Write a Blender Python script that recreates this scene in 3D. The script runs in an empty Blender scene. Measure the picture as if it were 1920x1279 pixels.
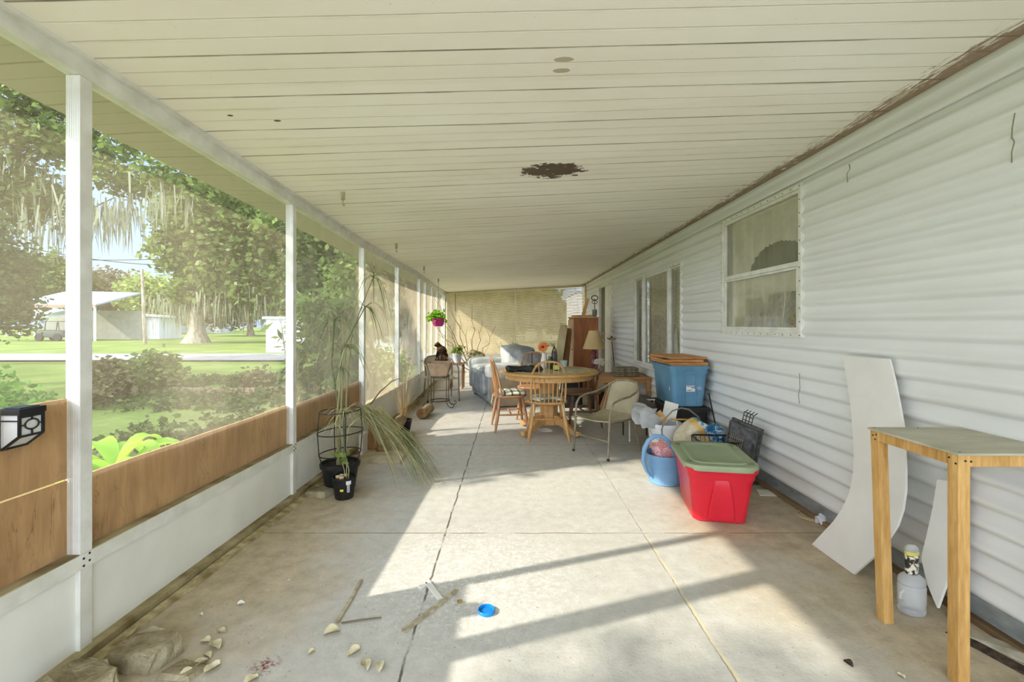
import bpy, math, random
import numpy as np
from mathutils import Vector, Matrix, noise as mnoise

C = bpy.context.scene.collection
SC = bpy.context.scene
R = math.radians
F = 850.0            # focal length in pixels of the 1920 px wide frame
HZ = 607.0           # row of the horizon
EYE = 1.29

# ------------------------------------------------------------------ camera, light, exposure
cam_data = bpy.data.cameras.new('camera')
cam = bpy.data.objects.new('camera', cam_data)
C.objects.link(cam)
cam.location = (0, 0, EYE)
cam.rotation_euler = (R(90), 0, 0)
cam_data.sensor_width = 36.0
cam_data.lens = 36.0 * F / 1920.0
cam_data.shift_y = -(639.5 - HZ) / 1920.0
cam_data.clip_start = 0.05
cam_data.clip_end = 600
SC.camera = cam

SUN_DIR = Vector((0.943, 0.33, -0.64)).normalized()      # the way the light travels
sun_data = bpy.data.lights.new('sun', 'SUN')
sun_data.energy = 3.75
sun_data.angle = R(0.8)
sun_data.color = (1.0, 0.93, 0.82)
sun = bpy.data.objects.new('sun', sun_data)
C.objects.link(sun)
sun.rotation_euler = SUN_DIR.to_track_quat('-Z', 'Y').to_euler()

world = bpy.data.worlds.new('world')
SC.world = world
world.use_nodes = True
wn = world.node_tree.nodes
wl = world.node_tree.links
wn.clear()
w_out = wn.new('ShaderNodeOutputWorld')
w_bg = wn.new('ShaderNodeBackground')
w_sky = wn.new('ShaderNodeTexSky')
w_sky.sky_type = 'NISHITA'
w_sky.sun_disc = False
w_sky.sun_elevation = R(33)
w_sky.sun_rotation = R(250)
w_sky.air_density = 1.0
w_sky.dust_density = 2.0
w_sky.ozone_density = 1.0
# a sky that is hazier and brighter overhead and behind the viewer, where the sun stands
w_tc = wn.new('ShaderNodeTexCoord')
w_sep = wn.new('ShaderNodeSeparateXYZ')
wl.new(w_tc.outputs['Generated'], w_sep.inputs[0])
w_my = wn.new('ShaderNodeMapRange'); w_my.interpolation_type = 'SMOOTHSTEP'
w_my.inputs['From Min'].default_value = 0.25; w_my.inputs['From Max'].default_value = -0.6
w_my.inputs['To Min'].default_value = 0.0; w_my.inputs['To Max'].default_value = 1.0
wl.new(w_sep.outputs[1], w_my.inputs['Value'])
w_mz = wn.new('ShaderNodeMapRange'); w_mz.interpolation_type = 'SMOOTHSTEP'
w_mz.inputs['From Min'].default_value = 0.35; w_mz.inputs['From Max'].default_value = 0.9
w_mz.inputs['To Min'].default_value = 0.0; w_mz.inputs['To Max'].default_value = 0.6
wl.new(w_sep.outputs[2], w_mz.inputs['Value'])
w_max = wn.new('ShaderNodeMath'); w_max.operation = 'MAXIMUM'
wl.new(w_my.outputs[0], w_max.inputs[0]); wl.new(w_mz.outputs[0], w_max.inputs[1])
w_mix = wn.new('ShaderNodeMix'); w_mix.data_type = 'RGBA'
w_mix.inputs[6].default_value = (0.46, 0.64, 0.95, 1)
w_mix.inputs[7].default_value = (3.5, 3.9, 4.75, 1)
wl.new(w_max.outputs[0], w_mix.inputs[0])
w_add = wn.new('ShaderNodeMix'); w_add.data_type = 'RGBA'; w_add.blend_type = 'ADD'
w_add.inputs[0].default_value = 0.04
wl.new(w_mix.outputs[2], w_add.inputs[6]); wl.new(w_sky.outputs[0], w_add.inputs[7])
wl.new(w_add.outputs[2], w_bg.inputs['Color'])
w_bg.inputs['Strength'].default_value = 0.62
wl.new(w_bg.outputs[0], w_out.inputs['Surface'])

SC.view_settings.view_transform = 'Standard'
SC.view_settings.look = 'None'
SC.view_settings.gamma = 1.0
SC.view_settings.use_curve_mapping = False
SC.view_settings.exposure = 1.07
SC.cycles.max_bounces = 14
SC.cycles.diffuse_bounces = 10
SC.cycles.transparent_max_bounces = 16
SC.cycles.sample_clamp_indirect = 10.0
SC.cycles.caustics_reflective = False
SC.cycles.caustics_refractive = False

# ------------------------------------------------------------------ helpers: placing
def P(px, py, D):
    """world point seen at pixel (px,py) at distance D into the scene"""
    return Vector(((px - 960) * D / F, D, EYE - (py - HZ) * D / F))

def FL(px, py, z=0.0):
    D = (EYE - z) * F / (py - HZ)
    return Vector(((px - 960) * D / F, D, z))

def interp(tab, y):
    if y <= tab[0][0]: return tab[0][1]
    for (a, va), (b, vb) in zip(tab, tab[1:]):
        if y <= b: return va + (vb - va) * (y - a) / (b - a)
    return tab[-1][1]

def rgb(r, g, b):
    f = lambda c: (c / 255 / 12.92) if c / 255 <= 0.04045 else ((c / 255 + 0.055) / 1.055) ** 2.4
    return (f(r), f(g), f(b), 1.0)

# ------------------------------------------------------------------ helpers: mesh builder
class MB:
    def __init__(s):
        s.v = []; s.f = []
    def quad(s, a, b, c, d):
        n = len(s.v); s.v += [tuple(a), tuple(b), tuple(c), tuple(d)]; s.f.append((n, n+1, n+2, n+3)); return s
    def poly(s, pts):
        n = len(s.v); s.v += [tuple(p) for p in pts]; s.f.append(tuple(range(n, n+len(pts)))); return s
    def box(s, c, size, rot=None):
        c = Vector(c); hx, hy, hz = [q/2 for q in size]
        n = len(s.v)
        for dz in (-hz, hz):
            for dx, dy in ((-hx,-hy),(hx,-hy),(hx,hy),(-hx,hy)):
                p = Vector((dx,dy,dz))
                if rot is not None: p = rot @ p
                s.v.append(tuple(c+p))
        for q in ((0,3,2,1),(4,5,6,7),(0,1,5,4),(1,2,6,5),(2,3,7,6),(3,0,4,7)):
            s.f.append(tuple(n+i for i in q))
        return s
    def bar(s, a, b, w, h, up=(0,0,1)):
        a = Vector(a); b = Vector(b); d = (b-a); L = d.length; d.normalize()
        up = Vector(up)
        if abs(d.dot(up)) > 0.98: up = Vector((0,1,0))
        x = d.cross(up).normalized(); z = x.cross(d).normalized()
        rot = Matrix((x, d, z)).transposed()
        return s.box((a+b)/2, (w, L, h), rot)
    def loft(s, loops, cap0=True, cap1=True, close=True):
        base = len(s.v); n = len(loops[0])
        for lp in loops: s.v += [tuple(p) for p in lp]
        for i in range(len(loops)-1):
            for j in range(n if close else n-1):
                k = (j+1) % n
                s.f.append((base+i*n+j, base+i*n+k, base+(i+1)*n+k, base+(i+1)*n+j))
        if cap0: s.f.append(tuple(base+j for j in reversed(range(n))))
        if cap1: s.f.append(tuple(base+(len(loops)-1)*n+j for j in range(n)))
        return s
    def tube(s, pts, r, n=8, cap=True, closed=False):
        pts = [Vector(p) for p in pts]; m = len(pts)
        rr = r if isinstance(r, (list, tuple)) else [r]*m
        loops = []; ref = None
        for i, p in enumerate(pts):
            if closed: t = pts[(i+1) % m] - pts[i-1]
            else: t = pts[min(i+1, m-1)] - pts[max(i-1, 0)]
            if t.length < 1e-9: t = Vector((0,0,1))
            t.normalize()
            if ref is None:
                ref = Vector((0,0,1)) if abs(t.z) < 0.9 else Vector((1,0,0))
            a = (ref - t*ref.dot(t))
            if a.length < 1e-6: a = Vector((1,0,0)) - t*t.x
            a.normalize(); b = t.cross(a); ref = a
            loops.append([p + (a*math.cos(2*math.pi*k/n) + b*math.sin(2*math.pi*k/n))*rr[i] for k in range(n)])
        if closed:
            loops.append(loops[0]); cap = False
        return s.loft(loops, cap, cap)
    def lathe(s, prof, c=(0,0,0), n=24, sx=1, sy=1, rot=None, cap0=True, cap1=True):
        c = Vector(c); loops = []
        for (r, z) in prof:
            lp = []
            for k in range(n):
                p = Vector((r*sx*math.cos(2*math.pi*k/n), r*sy*math.sin(2*math.pi*k/n), z))
                if rot is not None: p = rot @ p
                lp.append(c+p)
            loops.append(lp)
        return s.loft(loops, cap0, cap1)
    def ell(s, c, rad, n=14, m=9, rot=None, jit=0.0, seed=0):
        c = Vector(c); loops = []
        for i in range(1, m):
            ph = math.pi*i/m; lp = []
            for k in range(n):
                th = 2*math.pi*k/n
                p = Vector((math.sin(ph)*math.cos(th), math.sin(ph)*math.sin(th), -math.cos(ph)))
                q = Vector((p.x*rad[0], p.y*rad[1], p.z*rad[2]))
                if jit: q *= 1 + jit*mnoise.noise(p*2.3 + Vector((seed*3.1, seed*1.7, 0)))
                if rot is not None: q = rot @ q
                lp.append(c+q)
            loops.append(lp)
        return s.loft(loops)
    def sub(s, o, mat=None):
        n = len(s.v)
        s.v += [tuple(mat @ Vector(p)) if mat else p for p in o.v]
        s.f += [tuple(n+i for i in q) for q in o.f]
        return s

def rrect(w, d, r, z, n=5, c=(0,0), noise_amp=0):
    """rounded rectangle loop"""
    out = []
    r = min(r, w/2-1e-4, d/2-1e-4)
    for (sx, sy, a0) in ((1,1,0),(-1,1,90),(-1,-1,180),(1,-1,270)):
        for k in range(n):
            a = R(a0 + 90*k/(n-1))
            out.append(Vector((c[0]+sx*(w/2-r)+r*math.cos(a), c[1]+sy*(d/2-r)+r*math.sin(a), z)))
    return out

def link(name, mb, mat=None, parent=None, smooth=40, bev=0, loc=None, sub=0, mods=None):
    me = bpy.data.meshes.new(name)
    me.from_pydata(mb.v, [], mb.f)
    me.update()
    if mat is not None: me.materials.append(mat)
    if smooth:
        me.polygons.foreach_set('use_smooth', [True]*len(me.polygons))
        me.set_sharp_from_angle(angle=R(smooth))
    o = bpy.data.objects.new(name, me)
    C.objects.link(o)
    if loc is not None: o.location = loc
    if parent is not None: o.parent = parent
    if bev:
        b = o.modifiers.new('bevel', 'BEVEL'); b.width = bev; b.segments = 2; b.limit_method = 'ANGLE'; b.angle_limit = R(50)
    if sub:
        b = o.modifiers.new('sub', 'SUBSURF'); b.levels = sub; b.render_levels = sub
    return o

def tag(o, label=None, cat=None, group=None, kind=None):
    if label: o['label'] = label
    if cat: o['category'] = cat
    if group: o['group'] = group
    if kind: o['kind'] = kind
    return o

def thing(name, label, cat, loc=(0,0,0), rz=0, group=None):
    o = bpy.data.objects.new(name, None); C.objects.link(o)
    o.location = loc; o.rotation_euler = (0, 0, rz)
    o.empty_display_size = 0.1
    return tag(o, label, cat, group)

def copy_tree(o, parent=None):
    c = o.copy(); C.objects.link(c)
    if parent is not None: c.parent = parent
    for ch in list(o.children): copy_tree(ch, c)
    return c

def struct(name, mb, mat, parent=None, **k):
    o = link(name, mb, mat, parent, **k)
    if parent is None: o['kind'] = 'structure'
    return o

# ------------------------------------------------------------------ helpers: materials
class NT:
    def __init__(s, name):
        s.m = bpy.data.materials.new(name); s.m.use_nodes = True
        s.n = s.m.node_tree.nodes; s.l = s.m.node_tree.links; s.n.clear()
        s.out = s.n.new('ShaderNodeOutputMaterial')
    def new(s, t, **kw):
        nd = s.n.new(t)
        for k, v in kw.items(): setattr(nd, k, v)
        return nd
    def coord(s, kind='Object', scale=(1,1,1), loc=(0,0,0), rot=(0,0,0)):
        tc = s.new('ShaderNodeTexCoord'); mp = s.new('ShaderNodeMapping')
        mp.inputs['Scale'].default_value = scale; mp.inputs['Location'].default_value = loc; mp.inputs['Rotation'].default_value = rot
        s.l.new(tc.outputs[kind], mp.inputs[0]); return mp.outputs[0]
    def noise(s, vec, scale, detail=4, rough=.55, dist=0):
        nd = s.new('ShaderNodeTexNoise'); nd.inputs['Scale'].default_value = scale
        nd.inputs['Detail'].default_value = detail; nd.inputs['Roughness'].default_value = rough; nd.inputs['Distortion'].default_value = dist
        s.l.new(vec, nd.inputs['Vector']); return nd.outputs['Fac']
    def ramp(s, fac, stops, interp='LINEAR'):
        nd = s.new('ShaderNodeValToRGB'); cr = nd.color_ramp; cr.interpolation = interp
        while len(cr.elements) < len(stops): cr.elements.new(0.5)
        for e, (p, c) in zip(cr.elements, stops):
            e.position = p; e.color = c if hasattr(c, '__len__') else (c, c, c, 1)
        s.l.new(fac, nd.inputs[0]); return nd.outputs[0]
    def math(s, op, a, b=None, c=None, clamp=False):
        nd = s.new('ShaderNodeMath', operation=op); nd.use_clamp = clamp
        for i, x in enumerate((a, b, c)):
            if x is None: continue
            if isinstance(x, (int, float)): nd.inputs[i].default_value = x
            else: s.l.new(x, nd.inputs[i])
        return nd.outputs[0]
    def mix(s, fac, a, b, blend='MIX'):
        nd = s.new('ShaderNodeMix', data_type='RGBA', blend_type=blend)
        for i, x in ((0, fac), (6, a), (7, b)):
            if isinstance(x, (int, float)): nd.inputs[i].default_value = x
            elif isinstance(x, tuple): nd.inputs[i].default_value = x
            else: s.l.new(x, nd.inputs[i])
        return nd.outputs[2]
    def sep(s, vec):
        nd = s.new('ShaderNodeSeparateXYZ'); s.l.new(vec, nd.inputs[0]); return nd.outputs
    def bump(s, h, strength=.3, dist=.01):
        nd = s.new('ShaderNodeBump'); nd.inputs['Strength'].default_value = strength; nd.inputs['Distance'].default_value = dist
        s.l.new(h, nd.inputs['Height']); return nd.outputs[0]
    def bsdf(s, col, rough=.6, metal=0, spec=.35, normal=None, alpha=None, trans=0, ior=1.45):
        b = s.new('ShaderNodeBsdfPrincipled')
        if isinstance(col, tuple): b.inputs['Base Color'].default_value = col
        else: s.l.new(col, b.inputs['Base Color'])
        if isinstance(rough, (int, float)): b.inputs['Roughness'].default_value = rough
        else: s.l.new(rough, b.inputs['Roughness'])
        b.inputs['Metallic'].default_value = metal
        b.inputs['Specular IOR Level'].default_value = spec
        b.inputs['Transmission Weight'].default_value = trans
        b.inputs['IOR'].default_value = ior
        if normal is not None: s.l.new(normal, b.inputs['Normal'])
        if alpha is not None:
            if isinstance(alpha, (int, float)): b.inputs['Alpha'].default_value = alpha
            else: s.l.new(alpha, b.inputs['Alpha'])
        return b.outputs[0]
    def done(s, sh):
        s.l.new(sh, s.out.inputs['Surface']); return s.m

def M(name, c1, c2=None, rough=.6, metal=0, spec=.35, scale=6, stretch=(1,1,1), bump=0, bscale=None, detail=5, lo=.35, hi=.65, transl=0, trans=0, alpha=None):
    t = NT(name)
    v = t.coord('Object', scale=stretch)
    if c2 is None: c2 = tuple(min(1, c*.82) for c in c1[:3]) + (1,)
    fac = t.noise(v, scale, detail)
    col = t.ramp(fac, [(lo, c2), (hi, c1)])
    nrm = None
    if bump: nrm = t.bump(t.noise(v, bscale or scale*4, 4), bump, .01)
    sh = t.bsdf(col, rough, metal, spec, nrm, alpha, trans)
    if transl:
        tl = t.new('ShaderNodeBsdfTranslucent'); t.l.new(col, tl.inputs[0])
        mx = t.new('ShaderNodeMixShader'); mx.inputs[0].default_value = transl
        t.l.new(sh, mx.inputs[1]); t.l.new(tl.outputs[0], mx.inputs[2]); sh = mx.outputs[0]
    return t.done(sh)

def wood(name, c1, c2, scale=3, axis='z', rough=.5, rings=18, spec=.35):
    t = NT(name)
    st = {'x': (.12, 1, 1), 'y': (1, .12, 1), 'z': (1, 1, .12)}[axis]
    v = t.coord('Object', scale=st)
    n1 = t.noise(v, scale*rings, 6, .6, .4)
    n2 = t.noise(v, scale*2, 3, .5, .8)
    f = t.math('ADD', t.math('MULTIPLY', n1, .5), t.math('MULTIPLY', n2, .5))
    col = t.ramp(f, [(.36, c2), (.62, c1)])
    return t.done(t.bsdf(col, rough, 0, spec, t.bump(n1, .12, .004)))

def leaf_mat(name, c1, c2, transl=.4, rough=.5):
    t = NT(name)
    g = t.new('ShaderNodeNewGeometry')
    tc = t.coord('Object')
    n = t.noise(tc, .9, 2)
    f = t.math('ADD', t.math('MULTIPLY', g.outputs['Random Per Island'], .55), t.math('MULTIPLY', n, .45))
    col = t.ramp(f, [(.15, c2), (.8, c1)])
    b = t.bsdf(col, rough, 0, .25)
    tl = t.new('ShaderNodeBsdfTranslucent'); t.l.new(col, tl.inputs[0])
    mx = t.new('ShaderNodeMixShader'); mx.inputs[0].default_value = transl
    t.l.new(b, mx.inputs[1]); t.l.new(tl.outputs[0], mx.inputs[2])
    return t.done(mx.outputs[0])

# ------------------------------------------------------------------ materials
mt = {}
mt['white_metal'] = M('painted aluminium', rgb(226,226,216), rgb(206,206,192), rough=.38, scale=9, bump=.03)
mt['ribbed_metal'] = None
mt['panel'] = M('kick panel', rgb(232,232,222), rgb(218,218,204), rough=.45, scale=2.5, detail=8)
mt['tan_wood_sill'] = M('dirty sill', rgb(176,164,126), rgb(120,104,68), rough=.9, scale=7, bump=.3)
mt['steel'] = M('galvanised strip', rgb(164,170,168), rgb(126,132,128), rough=.55, metal=.3, scale=14, stretch=(1,.4,1))
mt['black_plastic'] = M('black plastic', rgb(38,38,37), rgb(24,24,24), rough=.45, scale=20)
mt['black_metal'] = M('dark wire', rgb(58,54,48), rgb(40,37,33), rough=.5, metal=.4, scale=30)
mt['soil'] = M('potting soil', rgb(70,56,42), rgb(34,27,21), rough=.95, scale=40, bump=.8)
mt['plaster'] = M('white board', rgb(224,222,213), rgb(212,210,200), rough=.75, scale=3, bump=.05)
mt['paper'] = M('paper', rgb(228,226,216), rgb(208,204,190), rough=.8, scale=12)
mt['block'] = M('broken block', rgb(168,158,128), rgb(112,100,72), rough=.95, scale=9, bump=.9, bscale=60)
mt['gold_oak'] = wood('golden oak', rgb(212,164,98), rgb(168,118,58), 4, 'z', .38)
mt['oak_h'] = wood('golden oak flat', rgb(206,164,104), rgb(166,124,66), 4, 'x', .35)
mt['pine'] = wood('raw pine', rgb(206,166,102), rgb(164,120,58), 3, 'z', .6, 26)
mt['dark_oak'] = wood('dark oak', rgb(132,98,64), rgb(84,60,38), 4, 'z', .4)
mt['cabinet'] = wood('cabinet veneer', rgb(158,98,52), rgb(120,68,32), 3, 'z', .42, 20)
mt['cab_edge'] = wood('cabinet edge', rgb(196,160,118), rgb(160,120,80), 3, 'z', .5)

def make_ribbed():
    t = NT('ribbed post')
    v = t.coord('Object')
    x = t.sep(v)[0]
    w = t.math('SINE', t.math('MULTIPLY', x, 2*math.pi/0.0085))
    n = t.noise(v, 8, 4)
    col = t.ramp(n, [(.35, rgb(208,208,198)), (.65, rgb(228,229,222))])
    return t.done(t.bsdf(col, .4, 0, .4, t.bump(w, .25, .004)))
mt['ribbed_metal'] = make_ribbed()

def make_siding():
    t = NT('vinyl siding')
    v = t.coord('Object', scale=(1, .25, 1))
    n = t.noise(v, 3, 6, .6)
    col = t.ramp(n, [(.3, rgb(211,212,205)), (.6, rgb(221,223,218))])
    v2 = t.coord('Object')
    sp = t.noise(v2, 60, 2)
    m = t.ramp(sp, [(.76, 0.0), (.8, 1.0)])
    col = t.mix(t.math('MULTIPLY', m, .35), col, rgb(150,140,110))
    return t.done(t.bsdf(col, .55, 0, .3))
mt['siding'] = make_siding()

def make_ceiling():
    t = NT('ceiling panels')
    v = t.coord('Object')
    x, y, z = t.sep(v)
    # seams every .305 m, with two shallower grooves between them
    wob = t.math('MULTIPLY', t.math('SUBTRACT', t.noise(t.coord('Object', scale=(.6,.6,.6)), 2, 2), .5), .006)
    yy = t.math('ADD', t.math('SUBTRACT', y, 0.235), wob)
    ph = t.math('FRACT', t.math('DIVIDE', yy, 0.305))
    d0 = t.math('ABSOLUTE', t.math('SUBTRACT', ph, .5))      # .5 at the seam
    seam = t.ramp(d0, [(.481, 0.0), (.494, 1.0)])
    ph3 = t.math('FRACT', t.math('MULTIPLY', t.math('DIVIDE', yy, 0.305), 3))
    d3 = t.math('ABSOLUTE', t.math('SUBTRACT', ph3, .5))
    minor = t.ramp(d3, [(.455, 0.0), (.485, 1.0)])
    big = t.noise(t.coord('Object', scale=(.5, 1, 1)), 1.3, 4)
    base = t.ramp(big, [(.3, rgb(232,228,212)), (.7, rgb(242,240,228))])
    streak = t.noise(t.coord('Object', scale=(.8, 9, 1)), 3.2, 5, .65)
    sm = t.ramp(streak, [(.52, 0.0), (.75, 1.0)])
    near = t.ramp(t.math('ABSOLUTE', t.math('SUBTRACT', ph3, .5)), [(.3, 0.0), (.5, 1.0)])
    # more rust the further in
    dep = t.ramp(t.math('DIVIDE', y, 12), [(.12, .25), (.45, 1.0)])
    rust = t.math('MULTIPLY', t.math('MULTIPLY', sm, near), dep)
    col = t.mix(t.math('MULTIPLY', rust, .95), base, rgb(160,128,78))
    brk = t.ramp(t.noise(t.coord('Object', scale=(1.2, 4, 1)), 2.2, 3), [(.35, .25), (.6, 1.0)])
    col = t.mix(t.math('MULTIPLY', t.math('MULTIPLY', minor, brk), .20), col, rgb(150,138,100))
    col = t.mix(t.math('MULTIPLY', t.math('MULTIPLY', seam, brk), .85), col, rgb(96,84,54))
    # nest debris and dirt along the house wall
    dx = t.math('SUBTRACT', 2.03, x)
    dn = t.noise(t.coord('Object', scale=(14, 1.6, 1), rot=(0,0,R(0))), 3.5, 6, .75, 1.2)
    edge = t.math('SUBTRACT', dn, t.math('MULTIPLY', dx, 1.8))
    em = t.ramp(edge, [(.20, 0.0), (.27, 1.0)])
    col = t.mix(t.math('MULTIPLY', em, .85), col, rgb(128,98,66))
    # torn patch of bare board
    def patch(cx, cy, rx, ry, thr, c, amp, sc, stretch):
        nonlocal col
        a = t.math('DIVIDE', t.math('SUBTRACT', x, cx), rx)
        b = t.math('DIVIDE', t.math('SUBTRACT', y, cy), ry)
        r2 = t.math('ADD', t.math('MULTIPLY', a, a), t.math('MULTIPLY', b, b))
        nn = t.math('MULTIPLY', t.math('SUBTRACT', t.noise(t.coord('Object', scale=stretch), sc, 5, .7), .5), amp)
        q = t.math('ADD', r2, nn)
        m = t.ramp(q, [(.55, 1.0), (.75, 0.0)])
        col = t.mix(t.math('MULTIPLY', m, thr), col, c)
    patch(0.27, 3.07, .25, .17, .95, rgb(78,60,42), 3.4, 16, (1, 1, 1))
    patch(0.21, 1.84, .05, .022, .7, rgb(150,132,92), .6, 30, (1,1,1))
    patch(0.21, 1.92, .045, .022, .7, rgb(150,132,92), .6, 30, (1,1,1))
    patch(-1.18, 2.28, .022, .012, .9, rgb(60,50,36), 1.2, 40, (1,1,1))
    patch(-1.38, 2.22, .018, .010, .9, rgb(60,50,36), 1.2, 40, (1,1,1))
    out_ = t.ramp(t.math('SUBTRACT', t.math('MULTIPLY', x, -1), 1.2), [(.49, 0.0), (.53, 1.0)])  # roof overhang painted darker olive, standing in for its shade outside the screens
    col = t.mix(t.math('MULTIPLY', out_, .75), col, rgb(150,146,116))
    nz = t.noise(v, 90, 2)
    col = t.mix(t.math('MULTIPLY', t.ramp(nz, [(.72, 0.0), (.78, 1.0)]), .3), col, rgb(120,108,78))
    h = t.math('SUBTRACT', 1, t.math('ADD', seam, t.math('MULTIPLY', minor, .6)))
    return t.done(t.bsdf(col, .6, 0, .25, t.bump(h, .5, .01)))
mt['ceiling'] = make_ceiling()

def make_floor():
    t = NT('worn painted concrete')
    v = t.coord('Object')
    x, y, z = t.sep(v)
    big = t.noise(v, 1.1, 5, .6)
    fine = t.noise(v, 14, 6, .7)
    grey = t.ramp(fine, [(.3, rgb(176,174,164)), (.7, rgb(198,196,187))])
    tan = t.ramp(t.noise(v, 9, 6, .7), [(.3, rgb(150,134,104)), (.7, rgb(192,177,146))])
    # foot traffic wore the middle grey; dirt lies along both walls
    ax = t.math('ABSOLUTE', t.math('SUBTRACT', x, 0.15))
    side = t.math('MULTIPLY', t.math('SUBTRACT', ax, .95), .55)
    f = t.math('ADD', t.math('ADD', side, t.math('MULTIPLY', big, 1.3)), -.35)
    fm = t.ramp(f, [(.25, 0.0), (.62, 1.0)])
    col = t.mix(t.math('MULTIPLY', fm, .85), grey, tan)
    # paint spots and plaster dust
    dust = t.noise(v, 38, 4, .8)
    dd = t.math('ADD', t.math('POWER', t.math('ADD', x, .22), 2.0), t.math('POWER', t.math('SUBTRACT', y, 2.35), 2.0))
    near = t.ramp(dd, [(.02, 1.0), (.45, 0.0)])
    dm = t.math('MULTIPLY', t.ramp(dust, [(.5, 0.0), (.62, 1.0)]), near)
    col = t.mix(t.math('MULTIPLY', dm, .7), col, rgb(226,226,222))
    sp = t.ramp(t.noise(v, 24, 3, .7), [(.63, 0.0), (.68, 1.0)])
    col = t.mix(t.math('MULTIPLY', sp, .4), col, rgb(206,202,190))
    sp2 = t.ramp(t.noise(t.coord('Object', loc=(7,3,0)), 55, 3, .6), [(.66, 0.0), (.71, 1.0)])
    col = t.mix(t.math('MULTIPLY', sp2, .6), col, rgb(92,80,60))
    rd = t.math('ADD', t.math('POWER', t.math('ADD', x, .93), 2.0), t.math('POWER', t.math('SUBTRACT', y, 1.71), 2.0))
    rm = t.math('MULTIPLY', t.ramp(rd, [(.0, 1.0), (.0035, 0.0)]), t.ramp(dust, [(.48, 0.0), (.56, 1.0)]))
    col = t.mix(rm, col, rgb(120,56,40))
    # joints
    wob = t.math('MULTIPLY', t.math('SUBTRACT', t.noise(v, 5, 4, .7), .5), .03)
    def line(axis, at, w, c, amt, brk=None, scale=1):
        nonlocal col
        a = {'x': x, 'y': y}[axis]
        d = t.math('ABSOLUTE', t.math('SUBTRACT', t.math('ADD', a, t.math('MULTIPLY', wob, scale)), at))
        m = t.ramp(t.math('DIVIDE', d, w), [(.5, 1.0), (1.0, 0.0)])
        m = t.math('MULTIPLY', m, amt)
        if brk is not None: m = t.math('MULTIPLY', m, brk)
        col = t.mix(m, col, c)
        return m
    br = t.ramp(t.noise(v, 7, 4), [(.38, .15), (.5, 1.0)])
    line('x', -0.41, .007, rgb(70,60,44), .85, br)
    br2 = t.math('MULTIPLY', br, t.ramp(t.math('DIVIDE', y, 6), [(.42, 1.0), (.47, 0.12)]))
    line('x', 0.815, .010, rgb(212,200,164), .9, br2)
    line('x', 0.806, .004, rgb(96,84,62), .6, br)
    for yy in (0.75, 2.79, 4.82, 6.85, 8.9, 10.9):
        line('y', yy, .008, rgb(84,72,52), .75, br, .8)
    line('y', 2.785, .006, rgb(206,190,156), .5, br, .8)
    h = t.math('ADD', t.math('MULTIPLY', fine, .5), t.noise(v, 70, 3))
    rough = t.ramp(big, [(.3, .5), (.7, .8)])
    return t.done(t.bsdf(col, rough, 0, .3, t.bump(h, .18, .006)))
mt['floor'] = make_floor()

def make_ply(name, split=True):
    t = NT(name)
    v = t.coord('Object', scale=(1, 1.0, .16))
    g = t.noise(v, 16, 6, .65, .6)
    v2 = t.coord('Object')
    big = t.noise(v2, 2.6, 4, .6)
    col = t.ramp(t.math('ADD', t.math('MULTIPLY', g, .6), t.math('MULTIPLY', big, .4)), [(.32, rgb(150,112,70)), (.55, rgb(192,152,104)), (.75, rgb(212,178,130))])
    st = t.noise(t.coord('Object', scale=(1, 2.4, .5), rot=(R(28), 0, 0)), 3.4, 5, .6, 1.8)
    d = t.math('ABSOLUTE', t.math('SUBTRACT', st, .5))
    m = t.ramp(d, [(.0, 1.0), (.012, 0.0)])
    m = t.math('MULTIPLY', m, t.ramp(t.noise(v2, 3.1, 2), [(.45, 0.0), (.6, 1.0)]))
    col = t.mix(t.math('MULTIPLY', m, .7), col, rgb(72,48,28))
    return t.done(t.bsdf(col, .75, 0, .2, t.bump(g, .15, .005)))
mt['ply'] = make_ply('weathered plywood')

def make_screen():
    t = NT('dusty insect screen')
    g = t.new('ShaderNodeNewGeometry')
    dt = t.new('ShaderNodeVectorMath', operation='DOT_PRODUCT')
    t.l.new(g.outputs['Incoming'], dt.inputs[0]); t.l.new(g.outputs['Normal'], dt.inputs[1])
    c = t.math('MAXIMUM', t.math('ABSOLUTE', dt.outputs['Value']), .12)
    v = t.coord('Object', scale=(1, 1, .8))
    d = t.noise(v, 1.1, 4, .6, .5)
    cov = t.ramp(d, [(.32, .08), (.72, .24)])
    through = t.math('POWER', t.math('SUBTRACT', 1, cov), t.math('DIVIDE', 1, c))
    fac = t.math('SUBTRACT', 1, through)
    df = t.new('ShaderNodeBsdfDiffuse'); df.inputs[0].default_value = rgb(200,188,162)
    tl = t.new('ShaderNodeBsdfTranslucent'); tl.inputs[0].default_value = rgb(208,194,166)
    mx = t.new('ShaderNodeMixShader'); mx.inputs[0].default_value = .45
    t.l.new(df.outputs[0], mx.inputs[1]); t.l.new(tl.outputs[0], mx.inputs[2])
    tr = t.new('ShaderNodeBsdfTransparent')
    m2 = t.new('ShaderNodeMixShader')
    t.l.new(fac, m2.inputs[0]); t.l.new(tr.outputs[0], m2.inputs[1]); t.l.new(mx.outputs[0], m2.inputs[2])
    return t.done(m2.outputs[0])
mt['screen'] = make_screen()

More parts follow.
